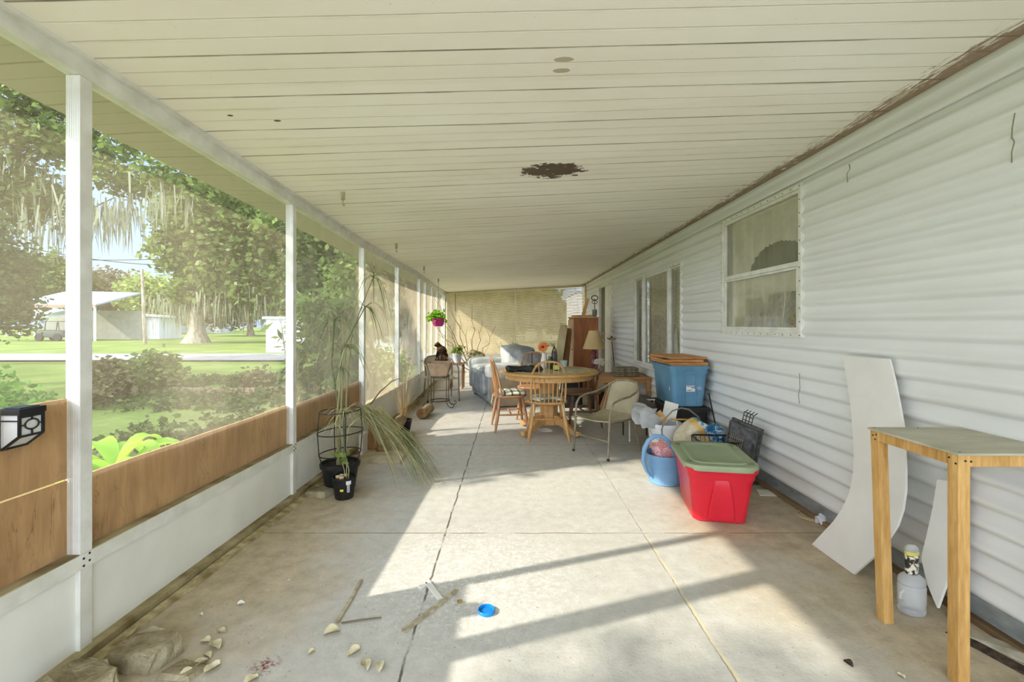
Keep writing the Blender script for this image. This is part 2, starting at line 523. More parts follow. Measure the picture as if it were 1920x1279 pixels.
def make_grass():
    t = NT('lawn')
    v = t.coord('Object')
    a = t.noise(v, .35, 5, .6); b = t.noise(v, 9, 5, .7)
    f = t.math('ADD', t.math('MULTIPLY', a, .6), t.math('MULTIPLY', b, .4))
    col = t.ramp(f, [(.3, rgb(76,94,40)), (.5, rgb(106,124,60)), (.7, rgb(132,144,82))])
    x, y, z = t.sep(v)
    # bare earth close to the porch
    dn = t.math('ADD', x, t.math('MULTIPLY', t.noise(v, 1.3, 4), 3.0))
    near = t.ramp(t.math('DIVIDE', t.math('ADD', dn, 12), 12), [(.62, 0.0), (.78, 1.0)])
    col = t.mix(t.math('MULTIPLY', near, t.ramp(b, [(.35, .9), (.65, .2)])), col, rgb(128,118,92))
    return t.done(t.bsdf(col, .9, 0, .1, t.bump(b, .6, .05)))
mt['grass'] = make_grass()
mt['road'] = M('asphalt road', rgb(150,149,144), rgb(128,127,122), rough=.9, scale=2)

mt['leaf_green'] = leaf_mat('leaf mid green', rgb(132,150,76), rgb(48,68,28))
mt['leaf_dark'] = leaf_mat('leaf dark green', rgb(98,118,58), rgb(30,46,20))
mt['leaf_light'] = leaf_mat('leaf yellow green', rgb(166,180,96), rgb(80,102,42))
mt['leaf_brown'] = leaf_mat('leaf olive brown', rgb(138,130,88), rgb(64,60,36))
mt['leaf_bright'] = leaf_mat('leaf bright', rgb(178,222,76), rgb(112,170,40), .5)
mt['ivy'] = leaf_mat('ivy green', rgb(120,170,70), rgb(40,82,30))
mt['moss'] = leaf_mat('hanging moss', rgb(176,178,150), rgb(110,112,84), .3, .8)
mt['bark'] = M('oak bark', rgb(150,138,118), rgb(92,80,64), rough=.95, scale=5, stretch=(1,1,.3), bump=.8)
mt['bark_light'] = M('pale bark', rgb(186,176,156), rgb(130,118,98), rough=.95, scale=5, stretch=(1,1,.3), bump=.8)

# ------------------------------------------------------------------ the porch
XL = [(-1.6,-1.70),(1.8,-1.652),(3.5,-1.60),(7.3,-1.578),(9.6,-1.68),(12.2,-1.84)]
HB = [(-1.6,2.30),(1.46,2.258),(3.2,2.170),(4.8,2.107),(6.3,2.075),(12.2,2.065)]
CLf = [(-1.6,2.36),(2.03,2.315),(3.2,2.245),(4.8,2.18),(6.3,2.15),(12.2,2.13)]
CRt = [(-1.6,2.41),(2.0,2.41),(12.2,2.345)]
RE = [(-1.6,2.33),(2.0,2.285),(4.2,2.24),(6.0,2.19),(12.2,2.12)]
XW = 2.02
YB = -1.6
xl = lambda y: interp(XL, y)
BL = Vector((-1.84, 12.2, 0)); BR = Vector((2.02, 12.2, 0))

# floor slab
mb = MB()
outl = [(-1.62, YB), (XW+.1, YB), (XW+.1, 12.3), (-1.84, 12.3), (-1.58, 7.3)]
mb.loft([[Vector((x,y,-.32)) for x,y in outl], [Vector((x,y,0)) for x,y in outl]])
struct('floor', mb, mt['floor'], smooth=0)

# ceiling and its roof
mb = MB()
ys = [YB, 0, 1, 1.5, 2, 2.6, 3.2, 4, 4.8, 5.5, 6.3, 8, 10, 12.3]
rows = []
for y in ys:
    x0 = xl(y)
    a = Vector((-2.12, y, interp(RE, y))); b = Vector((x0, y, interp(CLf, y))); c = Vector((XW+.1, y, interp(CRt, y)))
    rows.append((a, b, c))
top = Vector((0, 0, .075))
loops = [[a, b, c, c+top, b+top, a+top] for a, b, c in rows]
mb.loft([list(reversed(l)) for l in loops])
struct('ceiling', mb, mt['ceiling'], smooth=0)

# roof fascia beam along the screened side (the header)
def rail_strip(mb, y0, y1, zlo, zhi, xin, xout, step=.4):
    """a strip following the left wall; xin/xout measured from the wall line towards the room / outside"""
    n = max(1, int((y1-y0)/step)); lps = []
    for i in range(n+1):
        y = y0 + (y1-y0)*i/n; x = xl(y)
        lo = zlo(y) if callable(zlo) else zlo; hi = zhi(y) if callable(zhi) else zhi
        lps.append([Vector((x+xin,y,lo)), Vector((x-xout,y,lo)), Vector((x-xout,y,hi)), Vector((x+xin,y,hi))])
    mb.loft(lps)
mb = MB()
rail_strip(mb, YB, 12.2, lambda y: interp(HB, y), lambda y: interp(CLf, y)+.03, .0, .055)
struct('trim_1', mb, mt['white_metal'], smooth=0)
mb = MB()     # small moulding between header and ceiling
rail_strip(mb, YB, 12.2, lambda y: interp(CLf, y)-.012, lambda y: interp(CLf, y)+.01, .03, .0)
struct('trim_2', mb, mt['white_metal'], smooth=0)
# knee rail
mb = MB()
rail_strip(mb, YB, 12.2, .345, .402, .0, .0505)
struct('trim_3', mb, mt['white_metal'], smooth=0)
# dirty top of the knee rail
mb = MB()
rail_strip(mb, YB, 12.2, .402, .406, -.002, .052)
struct('trim_4', mb, mt['tan_wood_sill'], smooth=0)
# bottom sill on the slab
mb = MB()
rail_strip(mb, 1.0, 12.2, .0, .035, .03, .05)
struct('trim_5', mb, mt['tan_wood_sill'], smooth=0)
mb = MB()
random.seed(4)
n = 60; lps = []
for i in range(n+1):
    y = 1.15 + (7.5-1.15)*i/n; x = xl(y)
    w = .055 + .03*mnoise.noise(Vector((y*2.3, 0, 0))) + random.uniform(-.004,.004)
    lps.append([Vector((x+.03,y,.001)), Vector((x+.04,y,.013)), Vector((x+.03+w,y,.009)), Vector((x+.035+w,y,.001))])
mb.loft(lps, True, True)
struct('trim_6', mb, M('old caulk line', rgb(188,176,136), rgb(128,112,76), rough=.95, scale=14, bump=.6), smooth=0)
# kick panels, one per bay
POST_Y = [1.28, 1.76, 3.35, 4.90, 6.36, 7.95, 8.66, 9.6, 10.7, 12.1]
edges = [-0.35] + POST_Y
mb = MB()
rail_strip(mb, YB, 12.2, .03, .345, -.018, .046)
struct('wall_left', mb, mt['panel'], smooth=0)

# posts
def post(y, w=.052, label=''):
    x = xl(y)
    r = thing('screen_post', label, 'post', (x-.0275, y, 0), 0, 'aluminium posts of the screened side')
    zb = interp(HB, y)
    link('post_shaft', MB().box((0,0,.402+(zb-.402)/2), (.055, w, zb-.402)), mt['ribbed_metal'], r, smooth=0, bev=.002)
    link('post_foot', MB().box((0,0,.19), (.055, w, .31)), mt['white_metal'], r, smooth=0, bev=.002)
    if y > 1.5 and y < 5.2:
        b = MB()
        for dy, dz in ((-.012,.012),(.012,.022),(-.012,-.016),(.012,-.006)):
            b.lathe([(.0045,0),(.0045,.003),(.002,.0045)], (.0275, dy, .372+dz), 8, rot=Matrix.Rotation(R(90),3,'Y'))
        link('rivet', b, mt['black_metal'], r)
    return r
PL = {1.28:(.11,'wide white post nearest the camera, beside the near end of the plywood'),
 1.76:(.052,'tall white ribbed post nearest the viewer, between the two-board plywood and the long plywood strip'),
 3.35:(.052,'white post between the big hazy screen and the screen with bamboo outside'),
 4.90:(.052,'white post behind the potted reed plant, where the plywood strips end'),
 6.36:(.052,'white post behind the hazy narrow screen, third past the plywood corner pot'),
 7.95:(.052,'white post just before the screen door frame by the cat'),
 8.66:(.052,'slim white post on near side of the screen door'),
 9.6:(.052,'slim white post on far side of the screen door'),
 10.7:(.052,'white post beside the hanging magenta pot'),
 12.1:(.07,'white corner post where the screens meet the blinds')}
for y in POST_Y: post(y, PL[y][0], PL[y][1])

# screens, a pane per bay
for i, (a, b) in enumerate(zip([YB] + POST_Y, POST_Y)):
    n = 8; mb = MB()
    lo = 0.402
    if b <= 1.3: lo = 1.0
    g = []
    for k in range(n+1):
        y = a+.02 + (b-a-.04)*k/n; x = xl(y) - .028; hb = interp(HB, y)
        g.append([Vector((x + .004*mnoise.noise(Vector((y*3, z*3, 0))), y, z)) for z in [lo + (hb-lo)*q/6 for q in range(7)]])
    mb.loft(g, False, False, close=False)
    struct('window_%d' % (i+4), mb, mt['screen'])

# plywood boards behind the screens' lower part
def board(name, y0, y1, z0, z1, label, back=.046, tilt=0):
    mb = MB(); n = 6; lps = []
    for i in range(n+1):
        y = y0+(y1-y0)*i/n; x = xl(y)-back
        t = .012
        top_w = .006*mnoise.noise(Vector((y*2.2, z1, 3)))
        lps.append([Vector((x,y,z0+tilt*i/n)), Vector((x-t,y,z0)), Vector((x-t,y,z1+top_w)), Vector((x,y,z1+top_w))])
    mb.loft(lps)
    return tag(link(name, mb, mt['ply'], smooth=0), label, 'plywood')
board('plywood_board', -1.0, 1.73, .408, .692, 'lower plywood board of the stacked pair by the nearest post')
board('plywood_board', -1.0, 1.73, .698, 1.005, 'upper plywood board of the stacked pair, with the lantern on it')
board('plywood_board', 1.79, 3.32, .408, .690, 'long plywood strip below the big hazy screen')
board('plywood_board', 3.38, 4.87, .408, .672, 'plywood strip behind the potted reeds below the bamboo screen')

# house wall: rounded lap siding
PITCH = .1
PROF = [(0,.001),(.05,.003),(.16,.017),(.24,.024),(.34,.027),(.44,.025),(.54,.0165),(.64,.010),(.85,.004),(1,.001)]
def siding(mb, y0, y1, z0, z1):
    pts = []
    k = int(math.floor(z0/PITCH))
    while k*PITCH < z1:
        for t_, o in PROF[:-1]:
            z = (k+t_)*PITCH
            if z0 <= z <= z1: pts.append((o, z))
        k += 1
    pts = [(.004, z0)] + pts + [(.004, z1)]
    n = max(1, int((y1-y0)/.5)); lps = []
    for i in range(n+1):
        y = y0+(y1-y0)*i/n
        lps.append([Vector((XW-o - .0015*mnoise.noise(Vector((y*1.3, z*.8, 1))), y, z)) for o, z in pts])
    mb.loft(lps, False, False, close=False)
mb = MB()
W1 = (3.145, 4.30, 1.215, 2.24); W2 = (5.37, 7.40, .67, 2.01); DR = (9.04, 10.35, 0, 2.12)
ZT = 2.36
z0 = .10
siding(mb, YB, W1[0], z0, ZT); siding(mb, W1[0], W1[1], z0, W1[2]); siding(mb, W1[0], W1[1], W1[3], ZT)
siding(mb, W1[1], W2[0], z0, ZT); siding(mb, W2[0], W2[1], z0, W2[2]); siding(mb, W2[0], W2[1], W2[3], ZT)
siding(mb, W2[1], DR[0], z0, ZT); siding(mb, DR[0], DR[1], DR[3], ZT); siding(mb, DR[1], 12.2, z0, ZT)
struct('wall_right', mb, mt['siding'], smooth=60)
# wall core and rooms behind
mb = MB()
def wpan(y0, y1, z0, z1): mb.box((XW+.06, (y0+y1)/2, (z0+z1)/2), (.08, y1-y0, z1-z0))
wpan(YB, W1[0], -.1, 2.5); wpan(W1[0], W1[1], -.1, W1[2]); wpan(W1[0], W1[1], W1[3], 2.5); wpan(W1[1], W2[0], -.1, 2.5)
wpan(W2[0], W2[1], -.1, W2[2]); wpan(W2[0], W2[1], W2[3], 2.5); wpan(W2[1], DR[0], -.1, 2.5); wpan(DR[0], DR[1], DR[3], 2.5); wpan(DR[1], 13, -.1, 2.5)
mb.box((3.1, 5.6, 2.5), (2.2, 14.6, .05)); mb.box((3.1, 5.6, -.1), (2.2, 14.6, .05))
mb.box((2.6, YB, 1.2), (1.2, .05, 2.6)); mb.box((2.6, 12.9, 1.2), (1.2, .05, 2.6))
struct('wall_inner', mb, M('room wall', rgb(186,180,158), rough=.8), smooth=0)
# cornice along the top of the house wall
mb = MB()
lps = []
for i in range(30):
    y = YB + (12.2-YB)*i/29; zc = interp(CRt, y)
    pr = [(0,-.115),(.010,-.115),(.020,-.105),(.022,-.085),(.012,-.06),(.014,-.045),(.034,-.035),(.036,-.015),(.03,0),(0,0)]
    lps.append([Vector((XW-.012-o, y, zc+z)) for o, z in pr])
mb.loft(lps)
struct('trim_7', mb, mt['siding'], smooth=30)
# galvanised strip and timber at the foot of the wall
mb = MB(); mb.box((XW-.004, 5.5, .065), (.012, 14.2, .085)); struct('baseboard_right', mb, mt['steel'], smooth=0)
mb = MB(); mb.box((XW-.018, 5.5, .014), (.045, 14.2, .028)); struct('trim_8', mb, M('old timber sill', rgb(142,120,88), rgb(98,78,52), rough=.9, scale=6, stretch=(1,.2,1), bump=.4), smooth=0)

# ------------------------------------------------------------------ windows
def glass_mat(name, tint, refl=.12, rough=.05):
    t = NT(name)
    tr = t.new('ShaderNodeBsdfTransparent'); tr.inputs[0].default_value = tint
    gl = t.new('ShaderNodeBsdfGlossy'); gl.inputs['Roughness'].default_value = rough
    df = t.new('ShaderNodeBsdfDiffuse'); df.inputs[0].default_value = rgb(206,204,184)
    fr = t.new('ShaderNodeFresnel'); fr.inputs[0].default_value = 1.5
    n = t.noise(t.coord('Object'), 3, 5, .7)
    mx = t.new('ShaderNodeMixShader'); t.l.new(t.ramp(n, [(.3, .12), (.75, .34)]), mx.inputs[0]); t.l.new(tr.outputs[0], mx.inputs[1]); t.l.new(df.outputs[0], mx.inputs[2])
    m2 = t.new('ShaderNodeMixShader'); t.l.new(fr.outputs[0], m2.inputs[0]); t.l.new(mx.outputs[0], m2.inputs[1]); t.l.new(gl.outputs[0], m2.inputs[2])
    return t.done(m2.outputs[0])
mt['glass'] = glass_mat('dusty window glass', (.95,.95,.9,1))
def lace_mat():
    t = NT('lace curtain')
    v = t.coord('Object', scale=(1,1,1))
    n = t.noise(v, 38, 3, .6)
    m = t.ramp(n, [(.40, .62), (.56, .97)])
    col = t.ramp(t.noise(v, 3, 3), [(.3, rgb(196,190,160)), (.7, rgb(226,222,196))])
    return t.done(t.bsdf(col, .9, 0, .1, None, m))
mt['lace'] = lace_mat()
mt['curtain'] = M('plain curtain', rgb(222,216,190), rgb(200,192,160), rough=.9, scale=5, transl=.3)

def curtain(y0, y1, z0, z1, x=XW+.09, amp=.018, waves=9, seed=0, bottom=None):
    mb = MB(); n = 90; lps = []
    for i in range(n+1):
        s_ = i/n; y = y0+(y1-y0)*s_
        dx = amp*math.sin(2*math.pi*waves*s_ + 2*mnoise.noise(Vector((s_*4, seed, 0))))
        zb = bottom(s_) if bottom else z0
        lps.append([Vector((x+dx*(.3+.7*q/5), y, z1+(zb-z1)*q/5)) for q in range(6)])
    mb.loft(lps, False, False, close=False)
    return mb

def frame_rect(mb, y0, y1, z0, z1, w, x0, x1):
    c = (x0+x1)/2; d = abs(x1-x0)
    mb.box((c, (y0+y1)/2, z1-w/2), (d, y1-y0, w)); mb.box((c, (y0+y1)/2, z0+w/2), (d, y1-y0, w))
    mb.box((c, y0+w/2, (z0+z1)/2), (d, w, z1-z0-2*w)); mb.box((c, y1-w/2, (z0+z1)/2), (d, w, z1-z0-2*w))

def screws(mb, y0, y1, z0, z1, x, step):
    pts = []
    n = int((y1-y0)/step)
    for i in range(n+1):
        y = y0+(y1-y0)*i/n; pts += [(y, z0), (y, z1)]
    n = int((z1-z0)/step)
    for i in range(n+1):
        z = z0+(z1-z0)*i/n; pts += [(y0, z), (y1, z)]
    for y, z in pts: mb.lathe([(.004,0),(.004,.002),(.002,.004)], (x, y, z), 6, rot=Matrix.Rotation(R(-90),3,'Y'))

def pane(par, x, y0, y1, z0, z1):
    # a sheet seen from the porch; facing -x
    return link('pane', MB().quad((x,y1,z0),(x,y0,z0),(x,y0,z1),(x,y1,z1)), mt['glass'], par, smooth=0)

a, b, c, d = W1
mb = MB(); frame_rect(mb, a-.02, b+.02, c-.02, d+.02, .028, XW-.03, XW+.05)
w1 = struct('window_1', mb, mt['white_metal'], smooth=0)
mb = MB(); frame_rect(mb, a+.008, b-.008, c+.008, d-.008, .022, XW-.015, XW+.03)
mid = c+(d-c)*.485
mb.box((XW+.0, (a+b)/2, mid), (.035, b-a, .035)); mb.box((XW-.016, (a+b)/2, mid-.03), (.012, b-a, .012))
frame_rect(mb, a+.03, b-.03, c+.03, mid-.02, .018, XW-.02, XW+.02)
link('window_frame', mb, mt['white_metal'], w1, smooth=0, bev=.002)
mb = MB(); screws(mb, a-.006, b+.006, c-.006, d+.006, XW-.03, .09)
link('screw_row', mb, mt['black_metal'], w1)
pane(w1, XW+.008, a+.025, b-.025, mid+.015, d-.015)
pane(w1, XW-.004, a+.045, b-.045, c+.03, mid-.03)
tag(link('curtain', curtain(a+.02, b-.02, c, d-.02, x=XW+.085, waves=7), mt['curtain'], smooth=60), 'plain cream curtain hanging inside the near two-pane window', 'curtain')
def arch(s_): return mid + .30*(1-min(1, abs(s_-.42)/.5)**2)*0 + .02
mb = MB(); lps = []
for i in range(41):
    s_ = i/40; y = a+.02 + .78*s_; h = .20*math.sqrt(max(0, 1-(2*s_-1)**2))
    lps.append([Vector((XW+.06+.008*math.sin(i*1.7), y, mid+.02+h*q/3 + .006*math.sin(i*2.3)*(q==3))) for q in range(4)])
mb.loft(lps, False, False, close=False)
tag(link('lace_valance', mb, leaf_mat('green lace', rgb(150,154,116), rgb(84,90,60), .2), smooth=60), 'arched dark green lace piece behind the upper pane of the near window', 'lace')
for i, (yy, ww, hh, cc) in enumerate(((3.25,.22,.30,rgb(190,188,170)),(3.52,.20,.30,rgb(210,208,196)),(3.74,.06,.24,rgb(190,150,130)),(3.82,.24,.28,rgb(206,206,190)),(4.12,.10,.12,rgb(200,200,190)))):
    tag(link('picture_card', MB().box((XW+.07+.01*i, yy+ww/2, c+.02+hh/2), (.012, ww, hh), Matrix.Rotation(R(6),3,'Y')), M('card %d' % i, cc, rgb(150,146,124), rough=.7, scale=16), smooth=0),
        ['pale card nearest the viewer standing in the near window', 'white framed card in the near window beside the yellow flowers', 'narrow pinkish card between two wide cards in the near window', 'wide grey card at the middle of the near window sill', 'small white card at the far end of the near window sill'][i], 'card')
mb = MB()
for k in range(26):
    mb.ell((XW+.03+random.uniform(0,.03), 3.27+random.uniform(-.07,.07), c+.10+random.uniform(-.04,.05)), (.014,.014,.012), 6, 4)
mb.lathe([(.03,0),(.035,.05),(.03,.06)], (XW+.04, 3.27, c+.0), 10)
tag(link('yellow_flowers', mb, M('yellow petals', rgb(224,196,60), rgb(150,120,40), scale=30), smooth=60), 'small bunch of yellow flowers on the near window sill', 'flowers')

a, b, c, d = W2
mb = MB(); frame_rect(mb, a-.02, b+.02, c-.02, d+.02, .03, XW-.03, XW+.05)
w2 = struct('window_2', mb, mt['white_metal'], smooth=0)
mb = MB()
y1_ = a+.44; y2_ = b-.50
for yy in (y1_, y2_): mb.box((XW-.0, yy, (c+d)/2), (.05, .045, d-c))
frame_rect(mb, y1_+.02, y2_-.02, c+.01, d-.01, .03, XW-.018, XW+.02)
frame_rect(mb, a+.008, y1_-.02, c+.01, d-.01, .02, XW-.005, XW+.03)
frame_rect(mb, y2_+.02, b-.008, c+.01, d-.01, .02, XW-.005, XW+.03)
link('window_frame', mb, mt['white_metal'], w2, smooth=0, bev=.002)
mb = MB(); screws(mb, a-.006, b+.006, c-.006, d+.006, XW-.03, .12); link('screw_row', mb, mt['black_metal'], w2)
for (p, q, xx) in ((a+.02, y1_-.02, .012), (y1_+.04, y2_-.04, 0), (y2_+.02, b-.02, .012)):
    pane(w2, XW+xx, p, q, c+.025, d-.025)
tag(link('lace_curtain', curtain(a+.02, b-.02, c+.01, d-.02, x=XW+.09, waves=14, seed=3), mt['lace'], smooth=60), 'lace curtain behind the wide three-pane window', 'curtain')
tag(link('heavy_curtain', curtain(a+.02, b-.02, c, d-.02, x=XW+.22, waves=10, seed=5), M('olive curtain', rgb(186,178,142), rgb(150,142,106), rough=.9, scale=6), smooth=60), 'olive curtain behind the lace in the wide window', 'curtain')
# white glare sheet added to imitate the bright reflection on the window
mb = MB(); lps = []
for i in range(25):
    s_ = i/24; y = 5.62+.95*s_; top = c+.02+.58*(1-s_)**1.2 + .02*math.sin(i)
    lps.append([Vector((XW+.035+.012*math.sin(i*1.1+q), y, c+.02+(top-c-.02)*q/5)) for q in range(6)])
mb.loft(lps, False, False, close=False)
tag(link('glare_sheet', mb, M('white glare sheet', rgb(238,234,222), rgb(214,208,190), rough=.8, scale=9), smooth=60), 'white glare sheet imitating the bright reflection low in the wide window', 'cloth')

# door
a, b, c, d = DR
mb = MB(); mb.box((XW-.01, a+.0, d/2), (.06,.06,d)); mb.box((XW-.01, b, d/2), (.06,.06,d)); mb.box((XW-.01,(a+b)/2,d), (.06,b-a+.06,.06))
door = struct('door_1', mb, mt['white_metal'], smooth=0)
leafd = link('door_leaf', MB().box((XW+.01, a+.40, d/2), (.04, .74, d-.05)), M('door paint', rgb(226,226,214), rough=.5, scale=4), door, smooth=0, bev=.003)
link('dark_jamb', MB().box((XW+.03, b-.25, d/2), (.03, .44, d-.05)), M('dark jamb', rgb(112,106,84), rgb(90,84,64), scale=4), door, smooth=0)
for zz in (.93, 1.08): link('door_knob', MB().lathe([(.008,0),(.01,.02),(.025,.03),(.028,.045),(.02,.058),(0.002,.06)], (XW-.01, a+.72, zz), 12, rot=Matrix.Rotation(R(-90),3,'Y')), M('brass knob', rgb(200,186,150), metal=.8, rough=.3), door)
mb = MB(); screws(mb, a-.02, b+.02, .2, d-.02, XW-.04, .1); link('screw_row', mb, mt['black_metal'], door)

# ------------------------------------------------------------------ far end: low wall, frame and blinds
dirB = (BR-BL).normalized(); LB = (BR-BL).length
nB = Vector((dirB.y, -dirB.x, 0))       # towards the camera
def BP(s_, z, off=0): return BL + dirB*s_ + nB*off + Vector((0,0,z))
rotB = Matrix.Rotation(math.atan2(dirB.y, dirB.x), 3, 'Z')
def ztopB(s_): return 2.11 + (2.33-2.11)*s_/LB
mb = MB(); mb.box(BP(LB/2, .24, -.05), (LB, .06, .48), rotB); struct('wall_back', mb, mt['panel'], smooth=0)
mb = MB()
mb.box(BP(LB/2, .5, -.05), (LB, .07, .05), rotB)
for s_ in (.0, LB/2, LB-.03):
    mb.box(BP(s_, 1.25, -.07), (.05, .05, 2.2), rotB)
mb.bar(BP(0, ztopB(0)-.02, -.06), BP(LB, ztopB(LB)-.02, -.06), .05, .06)
struct('trim_9', mb, mt['white_metal'], smooth=0)
def blind_mat():
    t = NT('tan vinyl blind')
    v = t.coord('Object')
    n = t.noise(v, 4, 4)
    col = t.ramp(n, [(.3, rgb(206,188,146)), (.7, rgb(226,210,172))])
    b = t.bsdf(col, .5, 0, .3)
    tl = t.new('ShaderNodeBsdfTranslucent'); t.l.new(col, tl.inputs[0])
    mx = t.new('ShaderNodeMixShader'); mx.inputs[0].default_value = .10
    t.l.new(b, mx.inputs[1]); t.l.new(tl.outputs[0], mx.inputs[2])
    return t.done(mx.outputs[0])
mt['blind'] = blind_mat()
def blind(s0, s1, zb, label):
    r = thing('window_blind', label, 'blind', BP(s0, 0, .0), math.atan2(dirB.y, dirB.x), None)
    w = s1-s0; z0_, z1_ = ztopB(s0)-.03, ztopB(s1)-.03
    mb = MB(); mb.bar((0,-.01,z0_), (w,-.01,z1_), .04, .045); link('head_rail', mb, mt['blind'], r, smooth=0, bev=.003)
    mb = MB(); n = 47
    for k in range(n):
        f = (k+1)/n
        za = z0_ - (z0_-zb)*f; zc = z1_ - (z1_-zb)*f
        za -= .01; zc -= .01
        dz = .0152; dy = .0115
        mb.quad((0,-.01-dy,za-dz),(w,-.01-dy,zc-dz),(w,-.01+dy,zc+dz),(0,-.01+dy,za+dz))
    link('slats', mb, mt['blind'], r, smooth=0)
    for q in (.12, .5, .88):
        zt_ = z0_+(z1_-z0_)*q
        link('ladder_cord', MB().tube([(w*q,-.022,zt_),(w*q,-.022,zb)], .0022, 5), mt['blind'], r)
    link('bottom_rail', MB().box((w/2,-.01,zb-.02),(w,.03,.025)), mt['blind'], r, smooth=0, bev=.003)
blind(.06, LB/2-.01, .50, 'tan slatted blind crossed by the diagonal edge of sunlight')
blind(LB/2+.01, LB-.02, .50, 'tan slatted blind beside the brown cabinet')
mb = MB(); mb.tube([BP(.32, 2.1, .03), BP(.32, 1.62, .03)], .006, 6)
tag(link('blind_wand', mb, mt['black_metal']), 'thin wand hanging from the sunlit tan blind', 'wand')
# ------------------------------------------------------------------ outdoors
GZ = -.35
mb = MB()
n = 30
g = []
for i in range(n+1):
    x = -150 + 190*i/n
    g.append([Vector((x, y, GZ + .05*mnoise.noise(Vector((x*.1, y*.1, 0))))) for y in [-40 + 220*q/30 for q in range(31)]])
mb.loft(g, False, False, close=False)
o = struct('ground', mb, mt['grass'])
mb = MB(); mb.poly([(-140, 18.6, GZ+.07), (-2.0, 19.6, GZ+.07), (40, 20, GZ+.07), (40, 24.2, GZ+.07), (-2, 24, GZ+.07), (-140, 22.6, GZ+.07)])
struct('ground_road', mb, mt['road'])
struct('ground_bounce', MB().box((-.5, -8.2, -.28), (13, 13, .14)), M('added bounce slab', rgb(178,176,168), rgb(160,158,150), rough=.8, scale=2), smooth=0)  # unseen pale slab behind the viewer, added to bounce sunlight onto the ceiling

def leaf_cloud(name, blobs, n, size, mat, parent=None, seed=1, aspect=1.6, flat=.3, shell=.55, holes=.0, droop=0):
    rng = np.random.default_rng(seed)
    vol = np.array([b[1][0]*b[1][1]*b[1][2] for b in blobs])**.7
    pr = vol/vol.sum()
    cnt = rng.multinomial(n, pr)
    cs = []
    for (c, r), k in zip(blobs, cnt):
        # clustered twigs inside the blob
        m = max(1, k//14)
        d = rng.normal(size=(m,3)); d /= np.linalg.norm(d, axis=1)[:,None]
        rad = shell + (1-shell)*rng.random(m)**.6
        tw = np.array(c) + d*rad[:,None]*np.array(r)
        idx = rng.integers(0, m, k)
        sp = min(r)*.16 + size*.8
        p = tw[idx] + rng.normal(size=(k,3))*sp*np.array([1,1,.75])
        cs.append(p)
    p = np.concatenate(cs); k = len(p)
    a = rng.normal(size=(k,3)); a[:,2] = a[:,2]*.6 - droop; a /= np.linalg.norm(a, axis=1)[:,None]
    b = rng.normal(size=(k,3)); b -= (b*a).sum(1)[:,None]*a; b /= np.linalg.norm(b, axis=1)[:,None]
    s = size*(.6+.8*rng.random(k))[:,None]
    a *= s*aspect/2; b *= s/2
    v = np.empty((k,4,3)); v[:,0] = p-a; v[:,1] = p+b; v[:,2] = p+a; v[:,3] = p-b
    return raw_quads(name, v.reshape(-1,3), mat, parent)

def raw_quads(name, v, mat, parent=None):
    k = len(v)//4
    me = bpy.data.meshes.new(name)
    me.vertices.add(k*4); me.vertices.foreach_set('co', v.astype(np.float32).ravel())
    me.loops.add(k*4); me.loops.foreach_set('vertex_index', np.arange(k*4, dtype=np.int32))
    me.polygons.add(k); me.polygons.foreach_set('loop_start', np.arange(0, k*4, 4, dtype=np.int32))
    try: me.polygons.foreach_set('loop_total', np.full(k, 4, dtype=np.int32))
    except Exception: pass
    me.update(calc_edges=True)
    me.materials.append(mat)
    o = bpy.data.objects.new(name, me); C.objects.link(o)
    if parent is not None: o.parent = parent
    return o

def moss_cloud(name, spots, parent, seed=1, mat=None, L=1.6, w=.06):
    """strips hanging straight down from a list of (centre, radius, count)"""
    rng = np.random.default_rng(seed); out = []
    for c, r, k in spots:
        for _ in range(k):
            q = np.array(c) + rng.normal(size=3)*np.array([r, r, r*.35])
            l = L*(.3+.9*rng.random()); th = rng.random()*math.pi
            e = np.array([math.cos(th), math.sin(th), 0])*w*(.5+rng.random())
            s = rng.normal(size=3)*.06; s[2] = 0
            m = q - np.array([0,0,l*.5]) + s; t_ = q - np.array([0,0,l]) + s*1.5
            out += [q-e*.5, q+e*.5, m+e*.45, m-e*.45, m-e*.45, m+e*.45, t_+e*.05, t_-e*.05]
    return raw_quads(name, np.array(out), mat or mt['moss'], parent)

def branch_path(a, b, bend=.1, n=7, seed=0):
    a = Vector(a); b = Vector(b); L = (b-a).length
    return [a.lerp(b, i/n) + Vector((mnoise.noise(Vector((i*.9, seed, 0))), mnoise.noise(Vector((i*.9, seed, 5))), mnoise.noise(Vector((i*.9, seed, 9)))))*bend*L*math.sin(math.pi*i/n) for i in range(n+1)]

def tree(name, label, base, blobs, n, size, leaf, trunk_r, bark='bark', group='trees beyond the lawn', moss=None, limbs=True, seed=1, top=None, cat='tree', shell=.5, flare=1.5, mossL=1.6, mossw=.06, moss_mat=None):
    base = Vector(base)
    r = thing(name, label, cat, base, 0, group)
    bl = [((Vector(c)-base), rad) for c, rad in blobs]
    leaf_cloud('foliage', bl, n, size, mt[leaf], r, seed, shell=shell)
    mb = MB()
    cen = sum((Vector(b[0]) for b in bl), Vector())/len(bl)
    h = top if top else cen.z
    tp = Vector((cen.x*.3, cen.y*.3, h))
    path = branch_path((0,0,-.1), tp, .06, 8, seed)
    rr = [trunk_r*(flare if i == 0 else 1.12 if i == 1 else 1)*(1-.55*i/8) for i in range(9)]
    mb.tube(path, rr, 10)
    if limbs:
        for i, (c, rad) in enumerate(bl):
            st = path[3 + (i % 4)]
            mb.tube(branch_path(st, Vector(c), .14, 6, seed+i), [trunk_r*.42*(1-.8*k/6) for k in range(7)], 6)
    link('trunk', mb, mt[bark], r)
    if moss:
        moss_cloud('spanish_moss', [((Vector(c)-base), rad, k) for c, rad, k in moss], r, seed, L=mossL, w=mossw)['kind'] = 'stuff'
    return r

